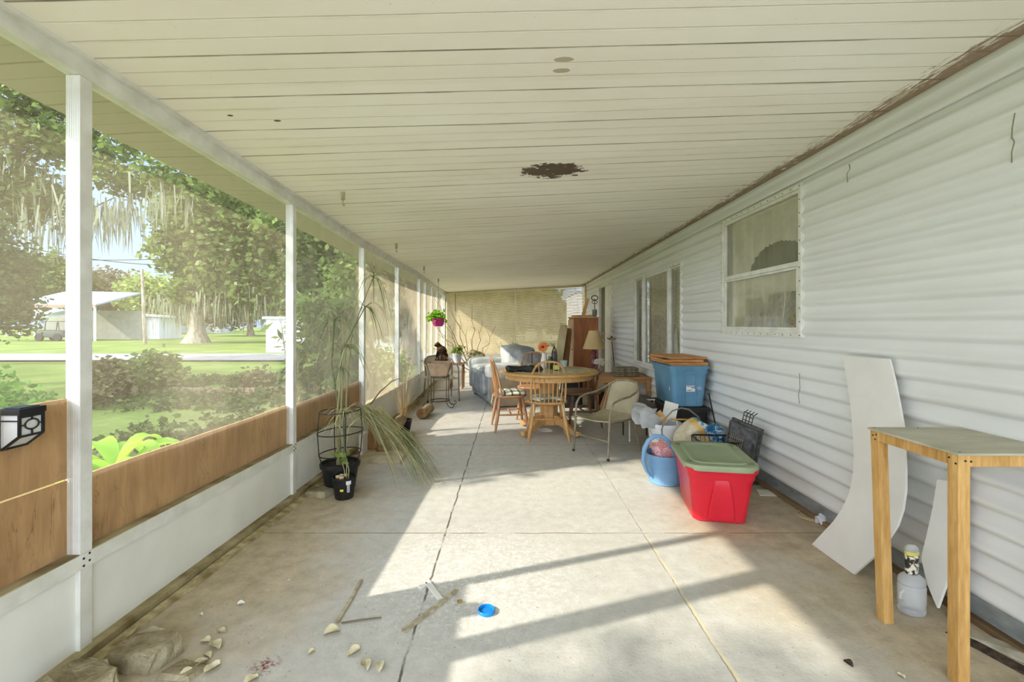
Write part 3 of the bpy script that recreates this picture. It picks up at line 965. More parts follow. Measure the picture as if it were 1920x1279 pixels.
def B(px, py, D, rx, ry=None, rz=None):
    """blob centred on pixel at distance D, radii in metres from pixel radii"""
    return (P(px, py, D), (rx*D/F, (ry if ry is not None else rx)*D/F, (rz if rz is not None else rx)*D/F))

# great oak whose limbs hang in from beyond the first screen
D = 17.0
blobs = [B(-60,330,D,120,120,70), B(40,240,D,80,90,50), B(150,270,D,60,70,40), B(235,330,D,45,60,34), B(60,380,D,60,70,40), B(330,330,D-2,50,60,26), B(420,370,D-2,45,60,20),
         B(500,415,D-3,30,50,16), B(-220,260,D,120,120,80), B(100,180,D,100,90,40), B(260,270,D-1,60,60,20)]
moss = [(P(30,330,D), 1.2, 130), (P(90,400,D), .9, 120), (P(190,380,D), .6, 110), (P(225,400,D), .5, 70), (P(270,370,D), .5, 50), (P(40,420,D), 1.0, 80), (P(320,350,D-2), .6, 30)]
tree('live_oak', 'huge moss-hung oak whose limbs fill the top of the nearest screens', (-24.5, 17.5, GZ), blobs, 17000, .15, 'leaf_green', .75, 'bark_light', moss=moss, limbs=False, seed=3, top=7.0, shell=.35, mossL=1.3, mossw=.05)
mbm = MB()
tr = bpy.data.objects['live_oak']
for k, pts in enumerate(([(-150,560),(-70,480),(0,440),(50,425),(95,392),(125,380),(170,392),(215,370)], [(-120,520),(-60,420),(-10,370),(30,330),(60,290),(95,268),(118,240)])):
    mbm.tube([P(x_, y_, 17)-tr.location for x_, y_ in pts], [.08-.009*i for i in range(len(pts))], 7)
link('limb', mbm, mt['bark'], tr)

# lawn oak in front of the white shed's end
D = 38.5
tb = P(368, 643, D)
blobs = [B(385,400,D,65,60,60), B(340,470,D,42,40,45), B(430,470,D,60,55,60), B(400,530,D,55,50,34), B(470,400,D,50,50,50), B(330,400,D,30,30,34), B(470,540,D,45,40,40), B(360,550,D,34,30,22)]
moss = [(P(330,560,D), 1.0, 90), (P(470,560,D), 1.4, 120), (P(420,560,D), 1.2, 90), (P(350,575,D), .8, 70)]
tree('live_oak', 'big spreading oak with a flared trunk standing on the sunny lawn', (tb.x, tb.y, GZ), blobs, 17000, .32, 'leaf_green', .58, 'bark_light', moss=moss, seed=5, top=8.5, flare=2.0, mossL=2.2, mossw=.1)
# edge trees at the far side of the lawn
def ftree(name, px, D, blobs, n, leaf, r, seed, label, size=.3, moss=None, bark='bark', top=None, **k):
    b = P(px, 640, D)
    return tree(name, label, (b.x, D, GZ), blobs, n, size, leaf, r, bark, moss=moss, seed=seed, top=top, **k)
D = 50
ftree('shade_tree', 528, 46, [B(560,450,46,60,55,60), B(510,500,46,40,40,50), B(600,520,46,60,50,50), B(540,400,46,50,50,30), B(640,470,46,50,50,60)], 15000, 'leaf_green', .42, 7,
      'tall leafy tree with a pale straight trunk behind the second white post', .32, bark='bark_light', moss=[(P(500,560,46), 1.0, 80), (P(560,570,46), 1.4, 70)])
ftree('shade_tree', 470, 60, [B(450,560,60,60,50,40), B(500,530,60,50,50,50), B(420,590,60,40,40,22)], 7000, 'leaf_brown', .4, 8, 'dim olive tree behind the lawn oak, towards the second post', .38, moss=[(P(460,590,60), 2, 90), (P(500,590,60), 2, 80)])
ftree('shade_tree', 300, 72, [B(300,560,72,50,50,40), B(270,550,72,40,40,30), B(340,580,72,40,40,28)], 6000, 'leaf_light', .4, 9, 'rounded light green tree behind the leaning pole and shed', .42)
ftree('shade_tree', 200, 78, [B(205,540,78,46,40,34), B(240,565,78,36,36,24), B(175,560,78,36,36,30)], 6000, 'leaf_brown', .4, 10, 'brownish tree behind the white shed roof', .42)
ftree('shade_tree', 90, 70, [B(90,515,70,44,40,40), B(120,540,70,36,36,34), B(60,540,70,30,30,26)], 6000, 'leaf_green', .4, 11, 'grey-green tree rising behind the blue-roofed carport', .42)
ftree('shade_tree', -40, 66, [B(-30,530,66,50,40,50), B(20,560,66,40,40,30)], 4000, 'leaf_dark', .4, 12, 'dark tree past the carport at the edge of the view', .42)
ftree('shade_tree', 590, 34, [B(600,520,34,60,60,60), B(650,560,34,50,50,50), B(570,590,34,36,40,26), B(620,450,34,60,60,40)], 13000, 'leaf_dark', .4, 13, 'dense dark tree beyond the bamboo clump', .26)
ftree('shade_tree', 690, 26, [B(700,520,26,60,60,80), B(760,560,26,50,50,60), B(720,600,26,40,40,30)], 10000, 'leaf_green', .4, 14, 'green tree beyond the narrow hazy screens', .22)
ftree('shade_tree', 765, 18, [B(740,480,18,50,40,40), B(790,500,18,40,40,40), B(770,560,18,30,30,40)], 5000, 'leaf_brown', .38, 15, 'thick-trunked olive tree outside the last screens', .15, moss=[(P(765,560,18), .5, 120)], mossL=1.6, mossw=.03)
ftree('shade_tree', 900, 30, [B(880,560,30,50,50,50), B(930,600,30,40,40,30), B(840,600,30,40,40,40)], 6000, 'leaf_green', .3, 16, 'green tree behind the sunlit blind', .24, bark='bark_light')
ftree('shade_tree', 1010, 40, [B(1000,570,40,50,50,40), B(1060,600,40,40,40,30)], 4000, 'leaf_dark', .3, 17, 'dark green tree behind the blind next to the cabinet', .3)
for i, (px, w_) in enumerate(((380,60),(540,60),(660,60),(760,60),(860,60),(970,60))):
    ftree('shade_tree', px, 95, [B(px,575,95,w_,50,36), B(px+30,590,95,w_*.7,50,26)], 3500, 'leaf_dark', .4, 30+i,
          ['far dark tree seen between lawn oak trunk and shade', 'far dark tree behind the pale-trunked tree', 'far tree above the bamboo clump', 'far tree behind the hazy narrow screen', 'far tree behind the sunlit blind, lowest in the row', 'far tree behind the seam between the two blinds'][i], .55)
# near dark foliage at the edge of the first screen
ftree('shade_tree', -30, 12, [B(10,520,12,45,50,60), B(0,580,12,52,50,50), B(-70,500,12,80,80,120)], 9000, 'leaf_dark', .2, 21, 'dark leafy tree at the very edge of the nearest screen', .09, group='near greenery outside the screens')
# trees upwind of the sun, standing beside the camera's side of the porch
ftree('slender_tree', -2400, 2.2, [((-6.32,2.42,4.6),(.5,.62,.8)), ((-6.3,2.7,3.9),(.4,.4,.5))], 4200, 'leaf_green', .06, 22, 'slender young tree close outside the porch, off to one side', .09, group='near greenery outside the screens', top=4.4, limbs=False)
tree('slender_tree', 'slender young tree further along outside the porch', (-9.3, 4.4, GZ), [((-9.2,4.35,5.75),(.9,.55,.55))], 2600, .09, 'leaf_green', .07, group='near greenery outside the screens', seed=23, limbs=False)
tree('shade_tree', 'broad tree beside the porch, behind the viewer', (-9.2, -2.0, GZ), [((-8.7,-2.3,6.1),(.9,.75,.8)), ((-9.6,-2.8,5.6),(1.0,.9,.8))], 3600, .1, 'leaf_green', .14, group='near greenery outside the screens', seed=24)

tree('yard_oak', 'low wide oak in the yard whose shade covers the garden bed', (-15.2, 6.6, GZ), [((-15.6,8.6,6.0),(2.6,2.6,1.3)), ((-14.4,4.6,5.9),(2.3,2.4,1.2)), ((-17.6,10.6,6.0),(2.4,2.4,1.3)), ((-18.6,6.6,6.1),(2.2,2.4,1.2))], 9000, .2, 'leaf_green', .4, group='near greenery outside the screens', seed=51)

# bushes
def bush(name, px, py, D, rpx, rz, n, size, leaf, seed, label, stems=7, cat='bush'):
    b = P(px, py, D); base = Vector((b.x, D, GZ))
    r = thing(name, label, cat, base, 0, 'near greenery outside the screens')
    w_ = rpx*D/F
    leaf_cloud('foliage', [((0,0,(b.z-GZ)), (w_, w_*.8, rz*D/F)), ((w_*.3,-w_*.2,(b.z-GZ)*.8), (w_*.7,w_*.6,rz*D/F*.7)), ((-w_*.4,w_*.1,(b.z-GZ)*.8), (w_*.6,w_*.6,rz*D/F*.7))], n, size, mt[leaf], r, seed, shell=.25)
    mb = MB(); rnd = random.Random(seed)
    for k in range(stems):
        a_ = rnd.random()*6.3
        mb.tube(branch_path((0,0,0), (w_*.6*math.cos(a_), w_*.5*math.sin(a_), b.z-GZ+rz*D/F*.4), .1, 5, seed+k), [.014*(1-.12*i) for i in range(6)], 5)
    link('stems', mb, mt['bark'], r)
    return r
bush('garden_bush', 292, 695, 10.6, 46, 30, 2600, .085, 'leaf_green', 31, 'open leafy bush in the shade before the road, below the leaning pole')
bush('garden_bush', 200, 712, 9.0, 36, 34, 2600, .08, 'leaf_brown', 32, 'rounded brown-green bush right beside the nearest post')
bush('garden_bush', 482, 712, 11.5, 26, 24, 900, .08, 'leaf_brown', 33, 'small faint bush near the second post')
bush('garden_bush', 620, 690, 7.6, 66, 60, 5500, .07, 'leaf_dark', 34, 'dark bush at the foot of the bamboo')
bush('garden_bush', 722, 690, 13, 40, 40, 2500, .08, 'leaf_light', 35, 'low green bush outside the last screens')
# ivy bank
r = thing('ivy_bank', 'bright green ivy heaped outside the nearest screen', 'ivy', (-9.6, 7.1, GZ), 0, 'near greenery outside the screens')
leaf_cloud('foliage', [((-1.5,.6,.35),(2.2,1.4,.55)), ((.6,0,.2),(1.5,1.0,.45)), ((-.2,-1.6,.15),(1.6,1.0,.35)), ((1.6,-.4,.05),(.9,1.2,.3))], 15000, .075, mt['ivy'], r, 40, shell=.2)
# low ground leaves near edging
r = tag(leaf_cloud('ground_cover', [((-6.0,9.4,GZ+.05),(3.2,1.4,.12)), ((-4.2,6.5,GZ+.04),(1.6,1.8,.08)), ((-7.5,12.5,GZ+.06),(4,1.2,.12))], 9000, .07, mt['leaf_dark'], None, 41, shell=.0), 'low leafy ground cover around the brick edging', 'ground cover', kind='stuff')

# bamboo clump
r = thing('bamboo_clump', 'bamboo clump with many thin canes outside the third screen', 'bamboo', (-3.0, 7.4, GZ), 0, 'near greenery outside the screens')
rnd = random.Random(6); mb = MB()
for k in range(95):
    x0 = rnd.uniform(-.45,.5); y0 = rnd.uniform(-.4,.4); h = rnd.uniform(1.3,2.0)
    lean = x0*.35+rnd.uniform(-.12,.12)
    mb.tube([(x0,y0,0),(x0+lean*.4,y0,h*.5),(x0+lean,y0+rnd.uniform(-.1,.1),h)], [.008,.007,.003], 4, False)
cn = link('canes', mb, M('bamboo canes', rgb(140,128,80), rgb(84,76,44), scale=8), r); cn['kind'] = 'stuff'
leaf_cloud('foliage', [((0,0,1.8),(.7,.5,.35)), ((0,0,1.2),(.65,.5,.5)), ((.1,0,.6),(.6,.5,.4))], 3600, .055, mt['leaf_green'], r, 44, aspect=3.5, shell=.1, droop=.6)

# leafy plant right outside the plywood
r = thing('leafy_plant', 'broad-leaved lime green plant just outside the long plywood strip', 'plant', (-2.75, 3.15, GZ), 0, 'near greenery outside the screens'); r.scale = (.92, .92, 1.32)
rnd = random.Random(8)
for k in range(17):
    a_ = k*2.399; L = rnd.uniform(.32,.52); w_ = L*.2; h0 = rnd.uniform(.28,.5)
    mb = MB(); lps = []
    for i in range(9):
        s_ = i/8; rr_ = L*s_; z_ = h0 + .42*L*math.sin(s_*2.2) - .1*s_*s_; ww = w_*math.sin(math.pi*min(1, .04+s_*.96))**.7
        cx, cy = math.cos(a_)*rr_, math.sin(a_)*rr_
        px_, py_ = -math.sin(a_)*ww, math.cos(a_)*ww
        lps.append([Vector((cx-px_, cy-py_, z_+.25*ww)), Vector((cx,cy,z_)), Vector((cx+px_, cy+py_, z_+.25*ww))])
    mb.loft(lps, False, False, close=False)
    mb.tube([(0,0,0),(0,0,h0*.6),(math.cos(a_)*.03, math.sin(a_)*.03,h0)], .006, 5)
    link('leaf', mb, mt['leaf_bright'], r, smooth=60)

# brick edging
mb = MB(); rnd = random.Random(3)
for k in range(64):
    y = 10.3 + .15*math.sin(k*.2); x = -9.3 + k*.115
    mb.box((x, y, GZ+.09), (.09, .07, .20), Matrix.Rotation(R(rnd.uniform(-8,8)),3,'Y'))
tag(link('brick_edging', mb, M('edging brick', rgb(158,134,108), rgb(110,90,70), rough=.9), smooth=0), 'row of upright bricks edging the garden bed', 'edging')

# utility pole and wires
b = FL(272, 646, GZ+.0) if False else P(272, 646, 36)
mb = MB(); mb.tube([(b.x, 36, GZ), (b.x-.25, 36, 5.6)], [.13,.10], 8)
tag(link('utility_pole', mb, mt['bark_light']), 'plain leaning wooden pole standing on the lawn before the shed', 'pole')
for k, (p0, p1) in enumerate((((-200,440),(300,486)), ((-200,390),(300,498)))):
    a_ = P(p0[0],p0[1],30 if k else 36); b_ = P(p1[0],p1[1],40)
    c_ = P(700, 520 if k == 0 else 530, 60)
    pts = [a_.lerp(b_, i/12) - Vector((0,0,.8*math.sin(math.pi*i/12))) for i in range(13)] + [b_.lerp(c_, i/8) for i in range(1,9)]
    tag(link('power_line', MB().tube(pts, .03, 4), mt['black_metal']), ['upper of the two cables crossing the sky', 'lower, steeper cable crossing the sky'][k], 'cable')

# white shed
wht = M('shed metal', rgb(226,228,228), rgb(204,206,206), rough=.5, scale=2, stretch=(3,3,.1))
D = 48; xa = (172-960)/F*D; xb = (299-960)/F*D
r = thing('storage_shed', 'long low white metal shed across the road', 'shed', ((xa+xb)/2, D+1.6, GZ), 0)
W_ = xb-xa
link('wall', MB().loft([[Vector((-W_/2,-1.6,0)),Vector((W_/2,-1.6,0)),Vector((W_/2,1.6,0)),Vector((-W_/2,1.6,0))],[Vector((-W_/2,-1.6,2.75)),Vector((W_/2,-1.6,2.25)),Vector((W_/2,1.6,2.2)),Vector((-W_/2,1.6,2.7))]]), wht, r, smooth=0)
link('roof', MB().loft([[Vector((-W_/2-.2,-1.9,2.80)),Vector((W_/2+.3,-1.9,2.30)),Vector((W_/2+.3,1.9,2.2)),Vector((-W_/2-.2,1.9,2.8))],[Vector((-W_/2-.2,-1.9,2.98)),Vector((W_/2+.3,-1.9,2.46)),Vector((W_/2+.3,1.9,2.4)),Vector((-W_/2-.2,1.9,2.98))]]), wht, r, smooth=0)
link('garage_door', MB().box((W_/2-1.5, -1.63, 1.0), (2.2,.05,2.0)), M('shed door', rgb(238,238,234), rough=.5, scale=2), r, smooth=0)
# carport house
D = 42
X_ = lambda px: (px-960)/F*D
r = thing('carport', 'open carport with pale blue metal roof far past the nearest screen', 'carport', (X_(80), D+3, GZ), 0)
bx_ = lambda x: x - X_(80)
blue = M('blue metal roof', rgb(164,182,200), rgb(142,162,182), rough=.4, scale=1)
mb = MB(); mb.loft([[Vector((bx_(X_(30)),-3,3.45)),Vector((bx_(X_(180)),-3,3.3)),Vector((bx_(X_(180)),2,4.7)),Vector((bx_(X_(30)),2,4.9))],[Vector((bx_(X_(30)),-3,3.6)),Vector((bx_(X_(180)),-3,3.45)),Vector((bx_(X_(180)),2,4.85)),Vector((bx_(X_(30)),2,5.05))]])
link('roof', mb, blue, r, smooth=0)
mb = MB(); mb.loft([[Vector((bx_(X_(-30)),-3.6,2.0)),Vector((bx_(X_(75)),-3.6,2.0)),Vector((bx_(X_(110)),0,2.9)),Vector((bx_(X_(-30)),0,2.9))],[Vector((bx_(X_(-30)),-3.6,2.1)),Vector((bx_(X_(75)),-3.6,2.1)),Vector((bx_(X_(110)),0,3.0)),Vector((bx_(X_(-30)),0,3.0))]])
link('lean_to_roof', mb, M('green metal roof', rgb(186,204,184), rough=.5, scale=1), r, smooth=0)
link('fascia', MB().box((bx_(X_(105)),-3.02,3.25),(X_(180)-X_(30),.06,.28)), M('brown fascia', rgb(150,118,92), scale=2), r, smooth=0)
link('back_wall', MB().box((bx_(X_(80)),2.2,1.5),(10,.1,3.0)), M('dim wall', rgb(150,152,138), scale=2), r, smooth=0)
for px in (12, 38, 66, 125, 178): link('post', MB().box((bx_(X_(px)),-3,1.6),(.14,.14,3.3 if px>70 else 2.2)), wht, r, smooth=0)
# vehicle under it
r = thing('utility_cart', 'dark green cart parked under the far carport', 'cart', (X_(92), D+.6, GZ), 0)
dk = M('cart body', rgb(70,78,66), rough=.4, scale=4)
mb = MB(); mb.loft([rrect(2.6,1.3,.2,.35), rrect(2.7,1.4,.3,.7), rrect(2.4,1.3,.3,1.0), rrect(.6,1.1,.2,1.05,c=(-.8,0))]); link('body', mb, dk, r)
mb = MB(); mb.box((.2,0,1.85),(1.6,1.3,.06)); [mb.tube([(x_,y_,.9),(x_*.8+.05,y_,1.85)], .04, 6) for x_ in (-.5,.9) for y_ in (-.55,.55)]; link('canopy', mb, dk, r)
for x_ in (-.85,.85):
    for y_ in (-.65,.65): link('wheel', MB().lathe([(.2,-.1),(.36,-.1),(.38,0),(.36,.1),(.2,.1)], (x_,y_,.38), 16, rot=Matrix.Rotation(R(90),3,'X')), mt['black_plastic'], r)
# low white building behind the bamboo and one by the far trees
r = thing('white_trailer', 'low white trailer seen above the bamboo clump', 'trailer', (-10.0, 27.0, GZ), 0)
link('wall', MB().box((0,0,.95),(8.0,2.4,1.9)), wht, r, smooth=0); link('roof', MB().box((0,0,1.97),(8.3,2.7,.14)), wht, r, smooth=0, bev=.02)
link('window', MB().box((-1.5,-1.22,1.2),(.9,.03,.5)), mt['black_plastic'], r, smooth=0)
r = thing('far_house', 'small pale house far behind the lawn oak', 'house', ((390-960)/F*82, 82, GZ), 0)
link('wall', MB().box((0,0,1.1),(7,4,2.2)), M('far house wall', rgb(170,182,190), scale=1), r, smooth=0)
link('roof', MB().loft([[Vector((-3.7,-2.3,2.2)),Vector((3.7,-2.3,2.2)),Vector((3.7,2.3,2.2)),Vector((-3.7,2.3,2.2))],[Vector((-3.4,-.1,3.0)),Vector((3.4,-.1,3.0)),Vector((3.4,.1,3.0)),Vector((-3.4,.1,3.0))]]), blue, r, smooth=0)
# white neighbour building beyond the blinds
r = thing('neighbour_house', 'white house wall showing through the blind beside the cabinet', 'house', (4.95, 20, GZ), 0)
link('wall', MB().box((0,0,1.45),(4.6,4,2.9)), wht, r, smooth=0)
link('roof', MB().loft([[Vector((-2.35,-2.1,2.9)),Vector((2.35,-2.1,2.9)),Vector((2.35,2.1,2.9)),Vector((-2.35,2.1,2.9))],[Vector((-2.3,-.1,3.5)),Vector((2.3,-.1,3.5)),Vector((2.3,.1,3.5)),Vector((-2.3,.1,3.5))]]), blue, r, smooth=0)
# ------------------------------------------------------------------ furniture
def rx(a): return Matrix.Rotation(R(a), 3, 'X')
def ry(a): return Matrix.Rotation(R(a), 3, 'Y')
def rzm(a): return Matrix.Rotation(R(a), 3, 'Z')

mt['chair_wood'] = wood('chair wood', rgb(208,164,104), rgb(166,122,70), 4, 'z', .35)
mt['chair_wood2'] = wood('reddish chair wood', rgb(184,140,98), rgb(142,102,66), 4, 'z', .35)
mt['cushion'] = None
def stripe_mat():
    t = NT('striped cushion')
    v = t.coord('Object'); x, y, z = t.sep(v)
    a = t.math('ADD', t.math('MULTIPLY', y, 1.0), t.math('MULTIPLY', t.noise(v, 5, 2), .06))
    d = t.math('ABSOLUTE', t.math('SUBTRACT', t.math('FRACT', t.math('DIVIDE', a, .085)), .5))
    m = t.ramp(d, [(.10, 1.0), (.14, 0.0)])
    col = t.mix(m, rgb(212,214,192), rgb(84,98,84))
    return t.done(t.bsdf(col, .85, 0, .1))
mt['cushion'] = stripe_mat()

def windsor(name, label, loc, rz, m, cushion=True, group='wooden dining chairs around the table'):
    """bow back chair, front towards +y in its own space"""
    r = thing(name, label, 'chair', loc, rz, group)
    sh = .43
    pr = []
    for z, k in ((sh-.032,.88),(sh-.024,.97),(sh-.008,1.0),(sh,.98)):
        lp = []
        for i in range(28):
            a = 2*math.pi*i/28
            w = .225*(1+.05*math.sin(a)); x_ = w*math.copysign(abs(math.cos(a))**.75, math.cos(a))*k
            y_ = .205*math.copysign(abs(math.sin(a))**.8, math.sin(a))*k
            lp.append(Vector((x_, y_, z - (.006 if False else 0))))
        pr.append(lp)
    link('seat', MB().loft(pr), m, r, smooth=50)
    for sx in (-1, 1):
        for sy in (-1, 1):
            a = Vector((sx*.15, sy*.135, sh-.02)); b = Vector((sx*.225, sy*.20, 0))
            pts = [a.lerp(b, t_) for t_ in (0,.12,.3,.42,.5,.58,.8,1)]
            link('leg', MB().tube(pts, [.013,.017,.020,.022,.0205,.022,.017,.0115], 10), m, r)
    def lp_(sx, sy, t_): return Vector((sx*.15, sy*.135, sh-.02)).lerp(Vector((sx*.225, sy*.20, 0)), t_)
    for sx in (-1, 1): 
        a, b = lp_(sx,-1,.5), lp_(sx,1,.5)
        link('stretcher', MB().tube([a, a.lerp(b,.5), b], [.008,.013,.008], 8), m, r)
    a, b = (lp_(-1,-1,.5)+lp_(-1,1,.5))/2, (lp_(1,-1,.5)+lp_(1,1,.5))/2
    link('stretcher', MB().tube([a, a.lerp(b,.5), b], [.008,.013,.008], 8), m, r)
    # bow
    H = .455; bw = .205; tilt = .17
    def bow(t_):  # 0..1 along the bow
        a = math.pi*t_
        x_ = -bw*math.cos(a)*(1 if True else 0)
        s_ = math.sin(a)
        zz = H*min(1, s_**.62) if 0 < t_ < 1 else 0
        x_ = -bw*math.copysign(abs(math.cos(a))**.7, math.cos(a))
        y_ = -.165 - tilt*zz + .05*abs(x_/bw)**2
        return Vector((x_*(1-.10*(1-zz/H)), y_, sh-.005+zz))
    pts = [bow(i/32) for i in range(33)]
    link('back_bow', MB().tube(pts, .0115, 8), m, r)
    for k in range(7):
        u = (k-3)/3
        xb = u*.135; xt = u*.168
        # find bow point with x = xt on upper half
        best = min((bow(.5+.49*q/60*(1 if xt > 0 else -1)) for q in range(61)), key=lambda p_: abs(p_.x-xt))
        a = Vector((xb, -.175+.03*abs(u), sh-.005))
        link('spindle', MB().tube([a, a.lerp(best,.35), best], [.0065,.0085,.005], 7), m, r)
    if cushion:
        lps = []
        for z, k in ((sh+.001,.80),(sh+.008,.93),(sh+.022,.97),(sh+.038,.90),(sh+.046,.6),(sh+.046,.2)):
            lps.append([Vector((.20*k*math.copysign(abs(math.cos(a_))**.6,math.cos(a_)), .02+.18*k*math.copysign(abs(math.sin(a_))**.6,math.sin(a_)), z+.006*math.sin(a_*5+k))) for a_ in [2*math.pi*i/28 for i in range(28)]])
        c = link('seat_cushion', MB().loft(lps), mt['cushion'], r, smooth=70)
        c['label'] = 'pale cushion with dark green stripes'
        mb = MB()
        for sx in (-1,1): mb.tube([(sx*.15,-.13,sh+.01),(sx*.17,-.19,sh-.03),(sx*.16,-.21,sh-.14)], .004, 5)
        link('cushion_tie', mb, mt['cushion'], c)
    return r
windsor('dining_chair', 'golden bow-back chair with its back to the viewer at the round table', (.40, 5.12, 0), 0, mt['chair_wood'], True)
windsor('dining_chair', 'reddish bow-back chair seen from the side, with striped cushion, left of the table', (-.03, 5.58, 0), R(-82), mt['chair_wood2'], True)
windsor('dining_chair', 'bow-back chair on the far side of the round table', (.30, 6.28, 0), R(176), mt['chair_wood2'], False)

# round pedestal table
r = thing('round_table', 'round oak pedestal table crowded with things', 'table', (.44, 5.42, 0), 0)
link('tabletop', MB().lathe([(.545,.700),(.575,.703),(.585,.715),(.585,.728),(.570,.738),(.52,.740)], n=64), mt['oak_h'], r, smooth=30)
o = link('top_inlay', MB().lathe([(.50,.7401),(.50,.7425),(.495,.7432)], n=64), M('worn table inlay', rgb(196,190,160), rgb(166,160,128), rough=.25, scale=5, stretch=(3,1,1)), r, smooth=30)
o['label'] = 'greyish glossy inlay'
link('apron', MB().lathe([(.50,.645),(.515,.645),(.515,.70),(.50,.70)], n=64), mt['oak_h'], r, smooth=30)
pl_ = []
for z, w in ((.10,.22),(.13,.24),(.16,.20),(.3,.21),(.5,.23),(.60,.25),(.645,.34)):
    pl_.append([Vector((w/2*math.cos(2*math.pi*i/8+.39)*1.08, w/2*math.sin(2*math.pi*i/8+.39)*1.08, z)) for i in range(8)])
link('pedestal', MB().loft(pl_), mt['chair_wood'], r, smooth=20)
for k in range(4):
    a_ = R(45+90*k)
    dx_, dy_ = math.cos(a_), math.sin(a_)
    lps = []
    for i in range(9):
        s_ = i/8; rr_ = .06+.40*s_; zc = .14 - .085*s_**1.3 + .03*math.sin(s_*6); hh = .12*(1-.55*s_); ww = .055
        if i == 8: hh *= .8
        px_, py_ = -dy_*ww/2, dx_*ww/2
        c_ = Vector((dx_*rr_, dy_*rr_, 0))
        zb = max(.0 if i >= 7 else .03*(1-s_)+.02, zc-hh/2)
        lps.append([c_+Vector((px_,py_,zb)), c_+Vector((-px_,-py_,zb)), c_+Vector((-px_,-py_,zc+hh/2)), c_+Vector((px_,py_,zc+hh/2))])
    link('foot', MB().loft(lps), mt['chair_wood'], r, smooth=30, bev=.006)

# brown captain's chair beyond the patio chair
r = thing('captain_chair', 'dark brown wooden chair with turned legs between table and wall', 'chair', (.88, 5.80, 0), R(97), None)
m = mt['dark_oak']; sh = .44
link('seat', MB().loft([rrect(.42,.40,.09,sh-.035), rrect(.46,.44,.10,sh-.02), rrect(.46,.44,.10,sh-.005), rrect(.43,.41,.09,sh)]), m, r, smooth=40)
for sx in (-1,1):
    for sy in (-1,1):
        a = Vector((sx*.15, sy*.14, sh-.02)); b = Vector((sx*.22, sy*.21, 0))
        link('leg', MB().tube([a.lerp(b,t_) for t_ in (0,.15,.22,.3,.45,.6,.66,.72,.85,1)], [.014,.02,.012,.022,.025,.018,.011,.017,.015,.010], 9), m, r)
for sx in (-1,1): link('stretcher', MB().tube([(sx*.19,-.18,.20),(sx*.19,0,.20),(sx*.19,.18,.20)], [.008,.013,.008], 7), m, r)
link('stretcher', MB().tube([(-.19,0,.20),(0,0,.20),(.19,0,.20)], [.008,.013,.008], 7), m, r)
mb = MB(); lps = []
for i in range(25):
    a_ = math.pi*(1.0+i/24); x_ = .25*math.cos(a_)*-1; y_ = .24*math.sin(a_) + .02
    lps.append([Vector((x_*q,y_*q-.0,zz)) for q, zz in ((.93,.635),(1.05,.635),(1.05,.665),(.93,.665))])
link('arm_bow', MB().loft(lps), m, r, smooth=30)
for k in range(9):
    a_ = math.pi*(1.08+.84*k/8)
    p = Vector((-.25*math.cos(a_), .24*math.sin(a_)+.02, .64)); q = Vector((p.x*.8, p.y*.8, sh-.01))
    link('spindle', MB().tube([q, q.lerp(p,.5), p], [.007,.011,.007], 7), m, r)
link('crest_rail', MB().loft([[Vector((x_, -.24-.03*(1-(x_/.17)**2), zz)), Vector((x_, -.215-.03*(1-(x_/.17)**2), zz)), Vector((x_, -.24-.03*(1-(x_/.17)**2), zz+.09-.03*abs(x_/.17))), Vector((x_, -.265-.03*(1-(x_/.17)**2), zz+.09-.03*abs(x_/.17)))] for x_, zz in [(-.17+.34*i/10, .76) for i in range(11)]]), M('grey crest', rgb(170,166,150), rgb(140,134,116), scale=6), r, smooth=40)
for k in range(4): link('spindle', MB().tube([(-.12+.08*k,-.22,.66),(-.13+.087*k,-.25,.765)], .007, 6), m, r)

